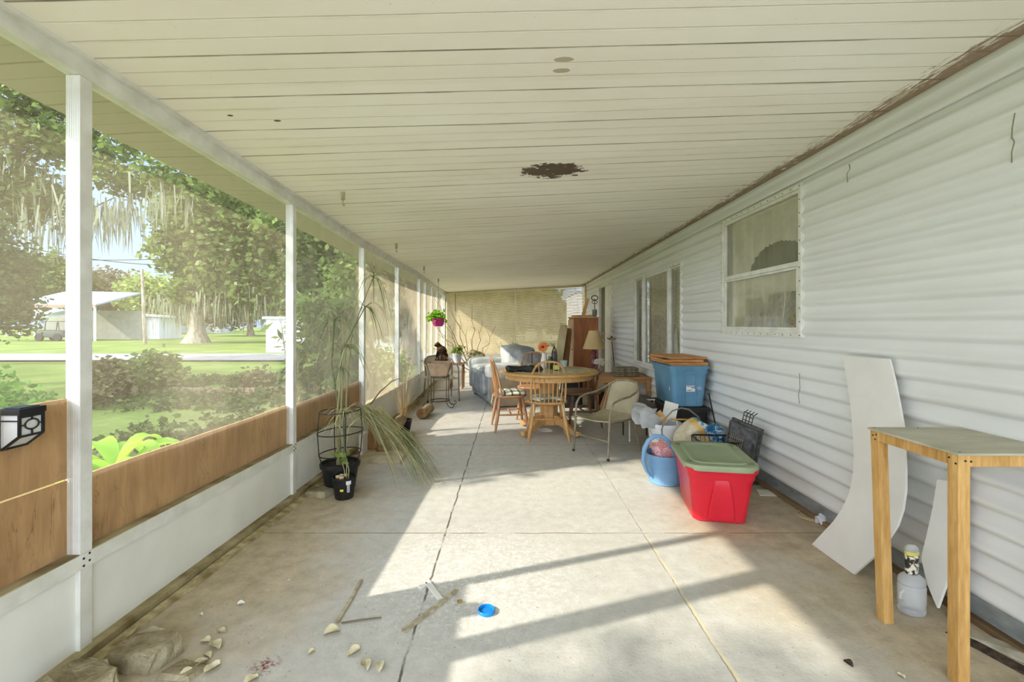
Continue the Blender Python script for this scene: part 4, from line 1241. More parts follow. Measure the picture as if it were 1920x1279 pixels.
# metal patio chairs with woven seat
mt['patio_frame'] = M('tan patio frame', rgb(150,138,116), rgb(118,106,84), rough=.45, metal=.1, scale=10)
def weave_mat():
    t = NT('woven sling')
    v = t.coord('Object')
    w1_ = t.new('ShaderNodeTexWave'); w1_.inputs['Scale'].default_value = 60; t.l.new(v, w1_.inputs[0])
    n_ = t.noise(v, 4, 4)
    col = t.ramp(n_, [(.3, rgb(152,142,114)), (.7, rgb(182,172,142))])
    return t.done(t.bsdf(col, .8, 0, .15, t.bump(w1_.outputs[1], .3, .004)))
mt['weave'] = weave_mat()
def patio(name, label, loc, rz):
    """front towards +y"""
    r = thing(name, label, 'chair', loc, rz, 'woven metal patio chairs')
    m = mt['patio_frame']; w = .27
    for sx in (-1,1):
        pts = [Vector((sx*w*1.02,.27,0)), Vector((sx*w,.255,.22)), Vector((sx*w,.24,.48)), Vector((sx*w*1.01,.225,.575)), Vector((sx*w*1.02,.18,.635)), Vector((sx*w*1.03,.08,.665)), Vector((sx*w*1.02,-.08,.68)), Vector((sx*w*.98,-.20,.715)), Vector((sx*w*.86,-.285,.765)), Vector((sx*w*.6,-.33,.81)), Vector((sx*.0,-.345,.83))]
        link('arm_and_leg', MB().tube(pts, .0125, 9), m, r)
        link('rear_leg', MB().tube([(sx*w*.95,-.28,0),(sx*w*.93,-.22,.22),(sx*w*.9,-.17,.43),(sx*w*.9,-.26,.66),(sx*w*.85,-.285,.76)], .0115, 9), m, r)
        link('foot_cap', MB().lathe([(.015,0),(.016,.02),(.014,.025)], (sx*w*1.02,.27,0), 10), mt['black_plastic'], r)
    link('cross_bar', MB().tube([(-w,.255,.21),(w,.255,.21)], .008, 7), m, r)
    for sx in (-1,1): link('cross_bar', MB().tube([(sx*w,.25,.42),(sx*w*.9,-.18,.40)], .009, 7), m, r)
    lps = []
    for i in range(9):
        y_ = .25-.45*i/8
        z_ = .435-.03*math.sin(math.pi*min(1,i/7)) + (.0 if i < 8 else .02)
        lps.append([Vector((x_*w*.97, y_+.03*(1-x_*x_)*(1 if i == 0 else 0), z_-.012*(1-x_*x_))) for x_ in [-1+2*q/8 for q in range(9)]])
    th = [[p - Vector((0,0,.012)) for p in l] for l in lps]
    mb = MB().loft(lps, False, False, close=False); mb.loft([list(reversed(l)) for l in th], False, False, close=False)
    mb.loft([lps[0], th[0]], False, False, close=False)
    link('woven_seat', mb, mt['weave'], r, smooth=50)
    lps = []
    for i in range(9):
        f = i/8; z_ = .43+.385*f
        wd = w*(.86 if f < .8 else .86-.22*((f-.8)/.2)**1.5)
        lps.append([Vector((x_*wd, -.20-.12*f - .05*(1-x_*x_)*(.4+.6*math.sin(math.pi*f*.8)), z_)) for x_ in [-1+2*q/10 for q in range(11)]])
    th = [[p - Vector((0,.012,0)) for p in l] for l in lps]
    mb = MB().loft(lps, False, False, close=False); mb.loft([list(reversed(l)) for l in th], False, False, close=False); mb.loft([lps[-1], th[-1]], False, False, close=False)
    link('woven_back', mb, mt['weave'], r, smooth=50)
    return r
patio('patio_chair', 'tan metal patio chair with woven seat, empty, standing nearest the viewer', (.965, 4.59, 0), R(129))
bpy.data.objects['patio_chair'].scale = (.80, .96, .84)
patio('patio_chair', 'woven metal patio chair at the screens with the cat in it', (-1.22, 7.75, 0), R(200))
bpy.data.objects['patio_chair.001'].scale = (.95, 1, .88)

# loveseat
mt['sofa_grey'] = M('grey blue upholstery', rgb(158,160,156), rgb(112,119,122), rough=.6, scale=5, detail=6, bump=.25, bscale=18)
mt['sofa_light'] = M('faded upholstery', rgb(198,200,194), rgb(152,156,152), rough=.55, scale=5, detail=6, bump=.25, bscale=16)
mt['sofa_tan'] = M('worn tan vinyl', rgb(176,158,132), rgb(146,128,102), rough=.6, scale=4, bump=.15)
def pillow(c, s, e=.35, jit=.07, seed=0, rot=None, n=22, m_=14):
    """superellipsoid cushion"""
    mb = MB(); loops = []; c = Vector(c)
    f = lambda v_, p_: math.copysign(abs(v_)**p_, v_)
    for i in range(1, m_):
        ph = -math.pi/2 + math.pi*i/m_; lp = []
        for k in range(n):
            th = 2*math.pi*k/n
            p = Vector((f(math.cos(ph),e)*f(math.cos(th),e), f(math.cos(ph),e)*f(math.sin(th),e), f(math.sin(ph),e)))
            p = Vector((p.x*s[0]/2, p.y*s[1]/2, p.z*s[2]/2))
            q = 1 + jit*mnoise.noise(p*7+Vector((seed*2.1,seed,0)))
            p *= q
            if rot is not None: p = rot @ p
            lp.append(c+p)
        loops.append(lp)
    return mb.loft(loops)
r = thing('loveseat', 'worn grey blue loveseat facing the screens, its tan end towards the viewer', 'sofa', (-.16, 7.78, 0), R(16), None)
# local: faces -x, long axis y
link('base', pillow((0,0,.25),(.82,1.50,.42),.16,.03,1), mt['sofa_grey'], r, smooth=80)
o = link('end_panel', pillow((.03,-.73,.335),(.84,.14,.64),.14,.03,2), mt['sofa_tan'], r, smooth=80); o['label'] = 'tan vinyl end panel'
for sy in (-1, 1):
    link('arm', pillow((-.06,sy*.70,.56),(.80,.28,.24),.4,.06,3+sy), mt['sofa_light'], r, smooth=80)
for k, sy in enumerate((-.3, .3)):
    link('seat_cushion', pillow((-.12,sy,.47),(.62,.62,.20),.35,.06,5+k), mt['sofa_light' if k else 'sofa_grey'], r, smooth=80)
    link('back_cushion', pillow((.26,sy*1.05,.70),(.34,.66,.44),.5,.10,8+k, ry(-8)), mt['sofa_grey' if k == 0 else 'sofa_light'], r, smooth=80)
    link('footrest_panel', pillow((-.42,sy,.34),(.12,.62,.34),.3,.07,11+k), mt['sofa_grey'], r, smooth=80)
link('back', pillow((.40,0,.50),(.16,1.48,.66),.25,.04,14), mt['sofa_grey'], r, smooth=80)
for sx, sy in ((-.32,-.70),(.32,-.70),(-.32,.66),(.32,.66)):
    link('foot', MB().box((sx,sy,.03),(.09,.09,.06)), M('brick coloured foot', rgb(176,120,90), scale=5) if sy < 0 and sx < 0 else mt['dark_oak'], r, smooth=0, bev=.005)
tag(link('patterned_cushion', pillow((0,0,0),(.34,.14,.30),.55,.12,20, ry(20)), M('mottled cushion', rgb(150,140,96), rgb(66,66,48), rough=.9, scale=14, detail=6, lo=.42, hi=.58), smooth=80, loc=(-.70, 8.75, .62)), 'mottled brown-green cushion propped behind the far sofa arm', 'cushion')

# tall scroll-footed plant stand
r = thing('plant_stand', 'thin scroll-footed iron plant stand holding a tan planter', 'plant stand', (-1.12, 7.05, 0), 0)
m = M('rusty iron', rgb(112,96,74), rgb(70,58,44), rough=.7, metal=.3, scale=20)
for sx in (-1,1):
    for sy in (-1,1):
        pts = [(sx*.12,sy*.12,.47),(sx*.115,sy*.115,.2),(sx*.12,sy*.12,.08),(sx*.15,sy*.13,.025),(sx*.19,sy*.14,.008),(sx*.225,sy*.145,.02),(sx*.235,sy*.145,.05),(sx*.215,sy*.14,.07),(sx*.195,sy*.14,.055)]
        link('leg', MB().tube(pts, .0065, 6), m, r)
link('hoop', MB().tube([(.145*math.cos(a_), .145*math.sin(a_), .10) for a_ in [2*math.pi*i/28 for i in range(28)]], .009, 6, closed=True), m, r)
link('hoop', MB().tube([(.13*math.cos(a_), .13*math.sin(a_), .46) for a_ in [2*math.pi*i/28 for i in range(28)]], .007, 6, closed=True), m, r)
link('shelf', MB().box((0,0,.475),(.26,.24,.012)), m, r, smooth=0)
r = thing('tan_planter', 'tan tapering square planter on the scroll-footed stand', 'planter', (-1.12, 7.05, .482), 0)
link('body', MB().loft([rrect(.24,.20,.02,0), rrect(.36,.26,.02,.20), rrect(.37,.27,.02,.205), rrect(.35,.25,.02,.205), rrect(.30,.22,.02,.12)], True, True), M('tan planter clay', rgb(178,152,124), rgb(150,124,96), rough=.8, scale=8), r, smooth=30)
link('soil', MB().loft([rrect(.30,.22,.02,.12), rrect(.33,.24,.02,.17)], True, True), mt['soil'], r)

# tortoiseshell cat sitting in the chair
r = thing('cat', 'tortoiseshell cat sitting upright in the woven chair by the screens', 'cat', (-1.18, 7.42, .69), R(0))
def cat_mat():
    t = NT('tortoiseshell fur')
    v = t.coord('Object')
    n1 = t.noise(v, 11, 3, .6, .6); n2 = t.noise(v, 90, 3, .7)
    f = t.math('ADD', n1, t.math('MULTIPLY', t.math('SUBTRACT', n2, .5), .25))
    col = t.ramp(f, [(.44, rgb(36,28,22)), (.52, rgb(70,48,32)), (.60, rgb(138,98,62)), (.72, rgb(186,150,110))])
    return t.done(t.bsdf(col, .9, 0, .15, t.bump(n2, .5, .01)))
mb = MB()
mb.ell((0.05,0,.075),(.085,.075,.08),16,10); mb.ell((.045,0,.15),(.072,.066,.09),16,10,ry(-14)); mb.ell((.0,-.005,.20),(.052,.05,.065),14,9); mb.ell((-.035,-.01,.255),(.046,.043,.042),16,10)
mb.ell((-.072,-.015,.243),(.022,.020,.017),10,7)
for sy in (-1,1):
    mb.tube([(-.02,sy*.03,.16),(-.045,sy*.03,.08),(-.055,sy*.03,.01),(-.075,sy*.03,.008)], [.024,.018,.015,.015], 9)
    mb.ell((.02,sy*.055,.04),(.06,.028,.045),12,8)
    mb.ell((-.03,sy*.05,.012),(.04,.016,.014),10,6)
    mb.loft([[Vector((-.045,sy*.016-.01,.285)),Vector((-.02,sy*.012-.01,.288)),Vector((-.03,sy*.036-.01,.280))],[Vector((-.036,sy*.024-.01,.328))+Vector((q*.001,0,0)) for q in range(3)]])
mb.tube([(.11,.0,.02),(.13,-.05,.015),(.10,-.10,.014),(.03,-.12,.014),(-.03,-.11,.012)], [.02,.017,.015,.013,.008], 8)
o = link('body', mb, cat_mat(), r, smooth=180)
md = o.modifiers.new('remesh', 'REMESH'); md.mode = 'VOXEL'; md.voxel_size = .006; md.use_smooth_shade = True
md = o.modifiers.new('smooth', 'SMOOTH'); md.iterations = 4; md.factor = .6
for sy in (-1,1): link('eye', MB().ell((-.071,sy*.019-.012,.266),(.006,.006,.007),8,6), M('cat eye', rgb(150,150,60), rough=.1), r)
link('nose', MB().ell((-.094,-.015,.247),(.004,.005,.004),8,6), M('cat nose', rgb(150,96,86)), r)

# white pot with seedlings behind the sofa arm, on a low stand
r = thing('pot_stand', 'low dark stool carrying the white pot near the blinds', 'stool', (-1.10, 9.1, 0), 0)
link('seat', MB().box((0,0,.49),(.3,.3,.03)), mt['dark_oak'], r, smooth=0, bev=.004)
for sx in (-1,1):
    for sy in (-1,1): link('leg', MB().box((sx*.12,sy*.12,.24),(.03,.03,.475)), mt['dark_oak'], r, smooth=0)
r = thing('white_pot', 'small white pot of seedlings in front of the sunlit blind', 'potted plant', (-1.10, 9.1, .506), 0)
link('pot', MB().lathe([(.07,0),(.095,.17),(.1,.175),(.1,.185),(.085,.185),(.08,.15)], n=24), M('white pot glaze', rgb(214,220,222), rough=.3, scale=5), r)
leaf_cloud('foliage', [((0,0,.24),(.09,.09,.07))], 220, .035, mt['leaf_light'], r, 61)

# bare branches leaning by the blinds
r = thing('bare_shrub', 'bare leafless branches fanning up against the sunlit blind', 'bare plant', (-.72, 9.9, 0), 0)
mb = MB(); rnd = random.Random(12)
tips = [(800,590),(815,610),(840,560),(860,590),(790,640),(885,570),(850,650),(905,600),(930,610),(830,600),(815,560)]
base = P(888, 700, 9.9)
mb.tube([(0,0,.0),(.02,0,.35),base-r.location], [.018,.016,.013], 6)
for k, (x_, y_) in enumerate(tips):
    tip = P(x_, y_, 9.9+rnd.uniform(-.35,.5)) - r.location; b0 = base - r.location
    pth = branch_path(b0, tip, .06, 8, k)
    mb.tube(pth, [.011*(1-.09*i) for i in range(9)], 5)
    for q in (3,5,6):
        e = pth[q] + Vector((rnd.uniform(-.16,.16), rnd.uniform(-.1,.1), rnd.uniform(.05,.25)))
        mb.tube(branch_path(pth[q], e, .08, 4, k+q), [.005,.004,.003,.002,.0015], 4)
link('branches', mb, M('dry branch', rgb(150,126,88), rgb(108,86,58), rough=.9, scale=12), r)
r = thing('spiky_plant', 'spiky green plant rising behind the loveseat', 'plant', (-.06, 9.0, 0), 0)
link('pot', MB().lathe([(.11,0),(.15,.24),(.16,.25),(.16,.27),(.14,.27),(.13,.22)], n=20), mt['black_plastic'], r)
for k in range(12):
    a_ = k*2.4; L = .65+.12*math.sin(k*3); lean = .22+.18*((k*7)%5)/5
    lps = []
    for i in range(8):
        s_ = i/7; w_ = .016*(1-s_)**.6+.001
        c_ = Vector((math.cos(a_)*lean*s_**1.5, math.sin(a_)*lean*s_**1.5, .22+L*s_))
        lps.append([c_+Vector((-math.sin(a_)*w_, math.cos(a_)*w_, 0)), c_-Vector((math.cos(a_)*w_*.4, math.sin(a_)*w_*.4, 0)), c_-Vector((-math.sin(a_)*w_, math.cos(a_)*w_, 0))])
    link('leaf', MB().loft(lps, False, False, close=False), mt['leaf_green'], r)

# hanging pot and ceiling hooks
hookm = M('plastic hook', rgb(176,170,136), rgb(140,132,98), rough=.5, scale=20)
for k, (px, py, D, lb) in enumerate(((643,372,3.32,'largest pale ceiling hook, nearest the viewer'),(743,456,5.08,'second pale ceiling hook from the viewer'),(795,496,6.9,'third ceiling hook, before the one with the hanging pot'),(822,520,8.7,'ceiling hook that carries the magenta hanging pot'))):
    x_ = (px-960)*D/F; zc = interp(CLf, D) + (interp(CRt, D)-interp(CLf, D))*(x_-xl(D))/(2.12-xl(D))
    r = thing('ceiling_hook', lb, 'hook', (x_, D, zc), 0, 'hooks along the ceiling')
    link('plate', MB().box((0,0,-.03),(.028,.008,.06)), hookm, r, smooth=0, bev=.002)
    link('hook', MB().tube([(0,0,-.05),(0,-.004,-.085),(0,.006,-.10),(0,.022,-.098),(0,.026,-.08)], .004, 6), hookm, r)
    if k == 3: hook_at = Vector((x_, D, zc-.098))
pb = P(822, 612, 8.7)
r = thing('hanging_pot', 'magenta hanging pot with small leafy plant', 'hanging planter', (pb.x, 8.7, pb.z), 0)
link('pot', MB().lathe([(.075,0),(.10,.03),(.125,.13),(.135,.135),(.135,.15),(.12,.15),(.11,.10)], n=28), M('magenta plastic', rgb(190,52,128), rgb(160,36,104), rough=.35, scale=5), r)
leaf_cloud('foliage', [((0,0,.19),(.11,.11,.06)), ((-.12,0,.18),(.07,.06,.07))], 260, .05, mt['leaf_bright'], r, 71)
tp = hook_at - Vector((pb.x, 8.7, pb.z))
mid_ = Vector((0,0,.42))
link('hanger', MB().tube([tp, mid_+Vector((0,0,.10))], .003, 5).tube([mid_+Vector((.02*math.cos(a_)-.0, 0, .08+.03*math.sin(a_))) for a_ in [R(-60+30*i) for i in range(11)]], .004, 5), mt['black_metal'], r)
for a_ in (0, 2.1, 4.2): link('wire', MB().tube([mid_+Vector((0,0,.06)), (.128*math.cos(a_), .128*math.sin(a_), .145)], .0022, 4), mt['black_metal'], r)

# ------------------------------------------------------------------ reeds, pots and tomato cage
r = thing('tomato_cage', 'black wire tomato cage standing in the larger pot', 'cage', (-1.345, 3.55, .10), 0)
for z_, rr_ in ((.51,.155),(.345,.168),(.18,.155)):
    link('ring', MB().tube([(rr_*math.cos(a_), rr_*math.sin(a_), z_+.008*math.cos(a_*1)) for a_ in [2*math.pi*i/32 for i in range(32)]], .0048, 6, closed=True), mt['black_metal'], r)
for a_ in (.6, 2.2, 3.8, 5.3):
    link('upright', MB().tube([(.105*math.cos(a_), .105*math.sin(a_), .0),(.158*math.cos(a_), .158*math.sin(a_), .18),(.170*math.cos(a_), .170*math.sin(a_), .345),(.157*math.cos(a_), .157*math.sin(a_), .51)], .0042, 6), mt['black_metal'], r)
r = thing('potted_reeds', 'large black pot with tall umbrella reeds, standing against the knee wall', 'potted plant', (-1.345, 3.55, 0), 0)
link('pot', MB().lathe([(.105,0),(.112,.01),(.128,.12),(.138,.175),(.150,.178),(.152,.205),(.146,.21),(.138,.21),(.132,.17)], n=36), mt['black_plastic'], r)
link('soil', MB().lathe([(.132,.16),(.134,.185)], n=24), mt['soil'], r)
reed = leaf_mat('reed green', rgb(150,158,112), rgb(84,98,64), .25)
reedl = leaf_mat('pale reed', rgb(190,186,140), rgb(138,134,90), .25)
rnd = random.Random(21)
org = Vector(r.location)
def reed_head(mb, c, n, L, down=.8, wid=.0045, seed=0, dirb=None, spread=1.0):
    rr = random.Random(seed)
    for k in range(n):
        a_ = rr.uniform(0, 6.28); l = L*rr.uniform(.6,1.15); up = rr.uniform(-.1,.75)
        h = Vector((math.cos(a_), math.sin(a_), 0))*spread
        if dirb is not None: h = (h*.5 + dirb)
        pts = []
        for i in range(6):
            s_ = i/5
            pts.append(c + h*l*(s_**.9)*.75 + Vector((0,0,l*(up*s_ - down*s_*s_*1.1))))
        side = Vector((-h.y, h.x, 0)).normalized()
        lps = [[p_-side*wid*(1-.85*i/5), p_+side*wid*(1-.85*i/5)] for i, p_ in enumerate(pts)]
        mb.loft(lps, False, False, close=False)
stalks = [((632,880),(640,760),(645,640),(640,590),3.55,0), ((640,880),(634,760),(622,680),(628,600),3.6,1), ((645,880),(650,740),(660,620),(700,520),3.9,1), ((650,880),(640,740),(640,660),(685,575),3.75,1), ((636,880),(630,800),(640,700),(650,650),3.5,1)]
for k, (a_, b_, c_, d_, D, hd) in enumerate(stalks):
    p0 = P(a_[0], a_[1], 3.55)-org; p0.z = .17
    p1 = P(b_[0],b_[1],(3.55+D)/2)-org; p2 = P(c_[0],c_[1],D)-org; p3 = P(d_[0],d_[1],D)-org
    link('stalk', MB().tube([p0, p0.lerp(p1,.5), p1, p2, p3], [.009,.008,.007,.005,.004], 6), reed if k % 2 else reedl, r)
    if hd:
        mb = MB(); reed_head(mb, p3, 26, .40 if k != 4 else .26, 1.0, .0042, k+1)
        link('frond_head', mb, reed, r, smooth=0)
mb = MB(); reed_head(mb, P(645,770,3.5)-org, 34, .30, .5, .0035, 9); link('frond_head', mb, reedl, r, smooth=0)
mb = MB(); reed_head(mb, P(640,690,3.5)-org, 22, .22, 1.1, .004, 10); link('frond_head', mb, reed, r, smooth=0)
# toppled stems reaching out over the floor
for k, (x1, y1, x2, y2) in enumerate(((690,765,745,800),(700,762,770,790),(680,770,720,800))):
    c0 = P(655,800,3.6)-org; c0.z = max(c0.z,.3)
    top = P(x1,y1,3.85)-org
    link('stalk', MB().tube([Vector((.02,0,.18)), c0, top], [.007,.006,.005], 6), reedl, r)
mb = MB(); rr = random.Random(5)
for k in range(270):
    c0 = P(rr.uniform(665,712), rr.uniform(760,778), 3.85+rr.uniform(-.15,.2))-org
    ex, ey = rr.choice([(rr.uniform(735,825), rr.uniform(850,915))]*4 + [(rr.uniform(700,760), rr.uniform(800,850))]*3 + [(rr.uniform(640,690), rr.uniform(770,830))])
    D1 = 3.9+rr.uniform(-.15,.35)
    zf = max(P(ex,ey,D1).z, .01)
    e = P(ex, ey, D1) if P(ex,ey,D1).z > .01 else FL(ex, ey, .012)
    e = e - org
    m_ = c0.lerp(e, .5) + Vector((0,0,.10+rr.uniform(-.04,.05)))
    pts = []
    for i in range(7):
        s_ = i/6; pts.append(c0*(1-s_)**2 + m_*2*s_*(1-s_) + e*s_*s_ + Vector((0,0,0)))
    side = Vector((rr.uniform(-1,1), rr.uniform(-1,1), rr.uniform(-.3,.3))).normalized()
    w_ = .0042
    mb.loft([[p_-side*w_*(1-.8*i/6), p_+side*w_*(1-.8*i/6)] for i, p_ in enumerate(pts)], False, False, close=False)
o = link('drooping_fronds', mb, reedl, r, smooth=0); o['label'] = 'pale drooping fronds'; o['kind'] = 'stuff'
mb = MB()
for k in range(55):
    a0 = P(rr.uniform(745,762), rr.uniform(805,822), 4.0)-org
    e = FL(rr.uniform(775,828), rr.uniform(880,918), .012)-org
    pts = [a0.lerp(e, i/5)+Vector((0,0,.05*math.sin(math.pi*i/5))) for i in range(6)]
    side = Vector((1,.2,0)); w_ = .003
    mb.loft([[p_-side*w_*(1-.8*i/5), p_+side*w_*(1-.8*i/5)] for i, p_ in enumerate(pts)], False, False, close=False)
link('floor_fronds', mb, reed, r, smooth=0)['kind'] = 'stuff'
# dry grasses by the wall beyond
r = thing('dry_grass', 'dry tan grass stems standing by the knee wall behind the firewood', 'dry plant', (-1.28, 5.35, 0), 0)
link('pot', MB().lathe([(.07,0),(.10,.15),(.105,.16),(.09,.16),(.08,.12)], n=20), mt['black_plastic'], r)
mb = MB(); rr = random.Random(15)
for k in range(46):
    a_ = rr.uniform(0,6.28); l = rr.uniform(.4,.95); ln = rr.uniform(.04,.3)
    pts = [Vector((math.cos(a_)*(.03+ln*s_*s_), math.sin(a_)*(.03+ln*s_*s_), .10+l*s_-(.1*s_**4))) for s_ in [i/5 for i in range(6)]]
    pts = [Vector((max(p_.x, -.28), p_.y, p_.z)) for p_ in pts]
    side = Vector((-math.sin(a_), math.cos(a_), 0)); w_ = .0035
    mb.loft([[p_-side*w_*(1-.8*i/5), p_+side*w_*(1-.8*i/5)] for i, p_ in enumerate(pts)], False, False, close=False)
link('stems', mb, leaf_mat('dry grass', rgb(196,172,124), rgb(146,120,78), .3), r, smooth=0)
# long bare stem arching to the right
tag(link('bent_stem', MB().tube([P(690,765,4.4), P(712,735,4.7), P(735,715,5.0), P(750,709,5.2)], [.008,.007,.005,.003], 6), M('bent stem', rgb(126,104,80), scale=8)), 'single bent brown stem rising past the fallen reeds', 'stem')

# small pot
r = thing('small_potted_plant', 'small black nursery pot with price stickers in front of the larger pot', 'potted plant', (-1.245, 3.365, 0), 0)
link('pot', MB().lathe([(.062,0),(.066,.008),(.078,.125),(.085,.128),(.087,.155),(.083,.16),(.078,.158),(.074,.12)], n=32), mt['black_plastic'], r)
link('soil', MB().lathe([(.073,.11),(.076,.14)], n=20), mt['soil'], r)
mb = MB()
for k, (x_, y_) in enumerate(((-.03,.02),(-.045,-.01),(-.01,-.03),(.0,.03))): mb.ell((x_,y_,.155),(.018,.015,.014),8,6,jit=.3,seed=k)
link('root_bulb', mb, M('pale bulb', rgb(196,176,134), scale=20), r)
for k, (x_, y_, h) in enumerate(((.01,.01,.20),(.03,.0,.15),(-.01,.02,.12))): link('stem', MB().tube([(x_,y_,.13),(x_+.005,y_,.13+h*.5),(x_-.012,y_,.13+h)], [.004,.0035,.003], 6), reedl, r)
leaf_cloud('leaves', [((.0,.01,.29),(.03,.03,.04))], 14, .034, mt['leaf_light'], r, 72)
def curved_label(name, r, a0, a1, z0, z1, rad, mat, parent):
    lps = [[Vector((rad*math.cos(a0+(a1-a0)*i/6), rad*math.sin(a0+(a1-a0)*i/6), z)) for z in (z0, z1)] for i in range(7)]
    return link(name, MB().loft(lps, False, False, close=False), mat, parent)
wl_ = M('white sticker', rgb(228,228,226), scale=20); yl_ = M('yellow sticker', rgb(226,206,50), rgb(206,186,40), scale=30)
curved_label('sticker', r, R(-62), R(-38), .118, .145, .0885, wl_, r)
curved_label('sticker', r, R(-56), R(-42), .060, .112, .0812, wl_, r)
curved_label('sticker', r, R(-92), R(-74), .070, .086, .0785, yl_, r)
for k in range(5): curved_label('barcode_line', r, R(-55), R(-43), .064+k*.0095, .068+k*.0095, .0822, mt['black_plastic'], r)

# panel, wood chunk, logs and slab by the wall
tag(link('white_panel_box', MB().box((0,0,0),(.035,.16,.22), rx(0)), M('white enamel', rgb(210,206,190), rough=.4, scale=5), smooth=0, bev=.004, loc=(-1.45, 4.42, .112)), 'narrow white metal box leaning at the wall behind the pots', 'box')
r = tag(link('plank_chunk', MB().loft([[Vector((-.09,-.02,0)),Vector((.09,-.02,0)),Vector((.09,.02,0)),Vector((-.09,.02,0))],[Vector((-.09,.08,.34)),Vector((.05,.08,.38)),Vector((.05,.12,.38)),Vector((-.09,.12,.34))]]), M('old orange board', rgb(184,146,96), rgb(132,96,56), rough=.8, scale=5, stretch=(1,1,.3)), smooth=0, bev=.004, loc=(-1.40, 4.66, 0)), 'short old orange-brown board leaning beside the firewood', 'board')
logm = M('firewood bark', rgb(170,152,112), rgb(110,92,64), rough=.95, scale=6, stretch=(1,.25,1), bump=.7)
endm = M('cut log end', rgb(150,112,72), rgb(96,68,42), rough=.9, scale=14)
def log(a, b, r_, lb, seed, split=False):
    a, b = Vector(a), Vector(b); mid = (a+b)/2; mid.z = 0
    r = thing('firewood_log', lb, 'log', mid, 0, 'logs lying by the knee wall')
    mb = MB(); lps = []; d = (b-a).normalized(); u = Vector((0,0,1)); s_ = d.cross(u).normalized(); u = s_.cross(d)
    for i in range(9):
        c = a.lerp(b, i/8)-mid; lps.append([c + (s_*math.cos(t_)+u*math.sin(t_))*r_*(1+.12*mnoise.noise(Vector((math.cos(t_)*1.5, math.sin(t_)*1.5, seed+i*.2)))) for t_ in [2*math.pi*k/14 for k in range(14)]])
    link('bark', mb.loft(lps), logm, r)
    for lp, off in ((lps[0], -.0015), (lps[-1], .0015)):
        link('cut_end', MB().poly([p_*1+d*off for p_ in (lp if off > 0 else lp[::-1])]), endm, r, smooth=0)
log((-1.28,4.45,.065),(-1.26,5.15,.20),.062,'lower-left firewood log with its dark cut end towards the viewer',1)
log((-1.10,4.50,.052),(-1.12,5.0,.055),.05,'right-hand firewood log lying flat on the paver',2)
log((-1.22,6.1,.08),(-1.18,6.5,.08),.07,'log chunk lying further along under the scroll-footed stand',4)
tag(link('paver_slab', MB().loft([rrect(.46,.34,.01,0), rrect(.46,.34,.01,.028), rrect(.45,.33,.01,.032)]), M('paver', rgb(190,178,148), rgb(160,146,114), rough=.95, scale=7, bump=.3), smooth=0, loc=(-1.26, 4.34, 0)), 'flat square paver lying under the ends of the firewood', 'paver')
tag(link('broken_paver', MB().loft([[Vector((x_,y_,0)) for x_,y_ in ((-.10,-.06),(.06,-.08),(.10,.03),(-.02,.08),(-.11,.04))],[Vector((x_*.9,y_*.9,.045)) for x_,y_ in ((-.10,-.06),(.06,-.08),(.10,.03),(-.02,.08),(-.11,.04))]]), mt['block'], smooth=0, bev=.004, loc=(-1.44, 3.42, 0)), 'small broken piece of paver at the sill beside the small pot', 'paver')

# ------------------------------------------------------------------ right side: totes and junk
def tote(name, label, loc, rz, w, d, h, tw, td, mat, lid=None, rib=True):
    r = thing(name, label, 'storage tote', loc, rz)
    n = 7
    def ring(f, k=0, z=None): return rrect(w+(tw-w)*f-k, d+(td-d)*f-k, .05, h*f if z is None else z, n)
    lps = [ring(0,.02), ring(0,0,.008), ring(.55), ring(.80), ring(.80,-.014), ring(.93,-.014), ring(.93,-.035), ring(1,-.04), ring(1,.0), ring(.95,.01), ring(.1,.012), ring(.06,.05)]
    link('body', MB().loft(lps), mat, r, smooth=35)
    return r
red = M('red plastic', rgb(214,44,58), rgb(196,34,48), rough=.32, scale=3)
green = M('sage plastic', rgb(156,168,134), rgb(140,152,118), rough=.45, scale=3)
r = tote('red_tote', 'big red tote with a sage green lid on the floor near the wall', (1.39, 3.16, 0), R(-10), .33, .46, .365, .41, .56, red)
# handle recess / rib on the near end
mb = MB(); lps = []
for i in range(11):
    f = i/10; z_ = .02+.27*f; y0 = -(.23+.05*(z_/.365)) ; wd = .072*(1-.35*f**2)+.02*(1-f); out = .022*math.sin(math.pi*min(1,.15+.85*f))**.6*(1 if f < .97 else .3)
    lps.append([Vector((-wd, y0+.012, z_)), Vector((-wd*.86, y0-out, z_)), Vector((wd*.86, y0-out, z_)), Vector((wd, y0+.012, z_))])
link('front_rib', mb.loft(lps), red, r, smooth=35, bev=.004)
L = []
for z_, k in ((.355,.03),(.352,.0),(.368,-.012),(.388,-.006),(.392,.03),(.388,.06),(.388,.10),(.396,.115),(.396,.16),(.390,.175),(.390,.3)):
    L.append([p_ for p_ in rrect(.455-k, .62-k, .10-k*.2, z_, 8)])
lid = link('lid', MB().loft(L), green, r, smooth=35); lid['label'] = 'sage green snap lid'
for sy in (-1,1):
    for sx in (-1,1): link('latch_dimple', MB().lathe([(.018,.3925),(.016,.3945),(.010,.3915)], (sx*.19, sy*.0+.0*sy+ (-.22 if sy<0 else .22), 0), 14), M('sage shadow plastic', rgb(124,140,98), scale=5), lid)

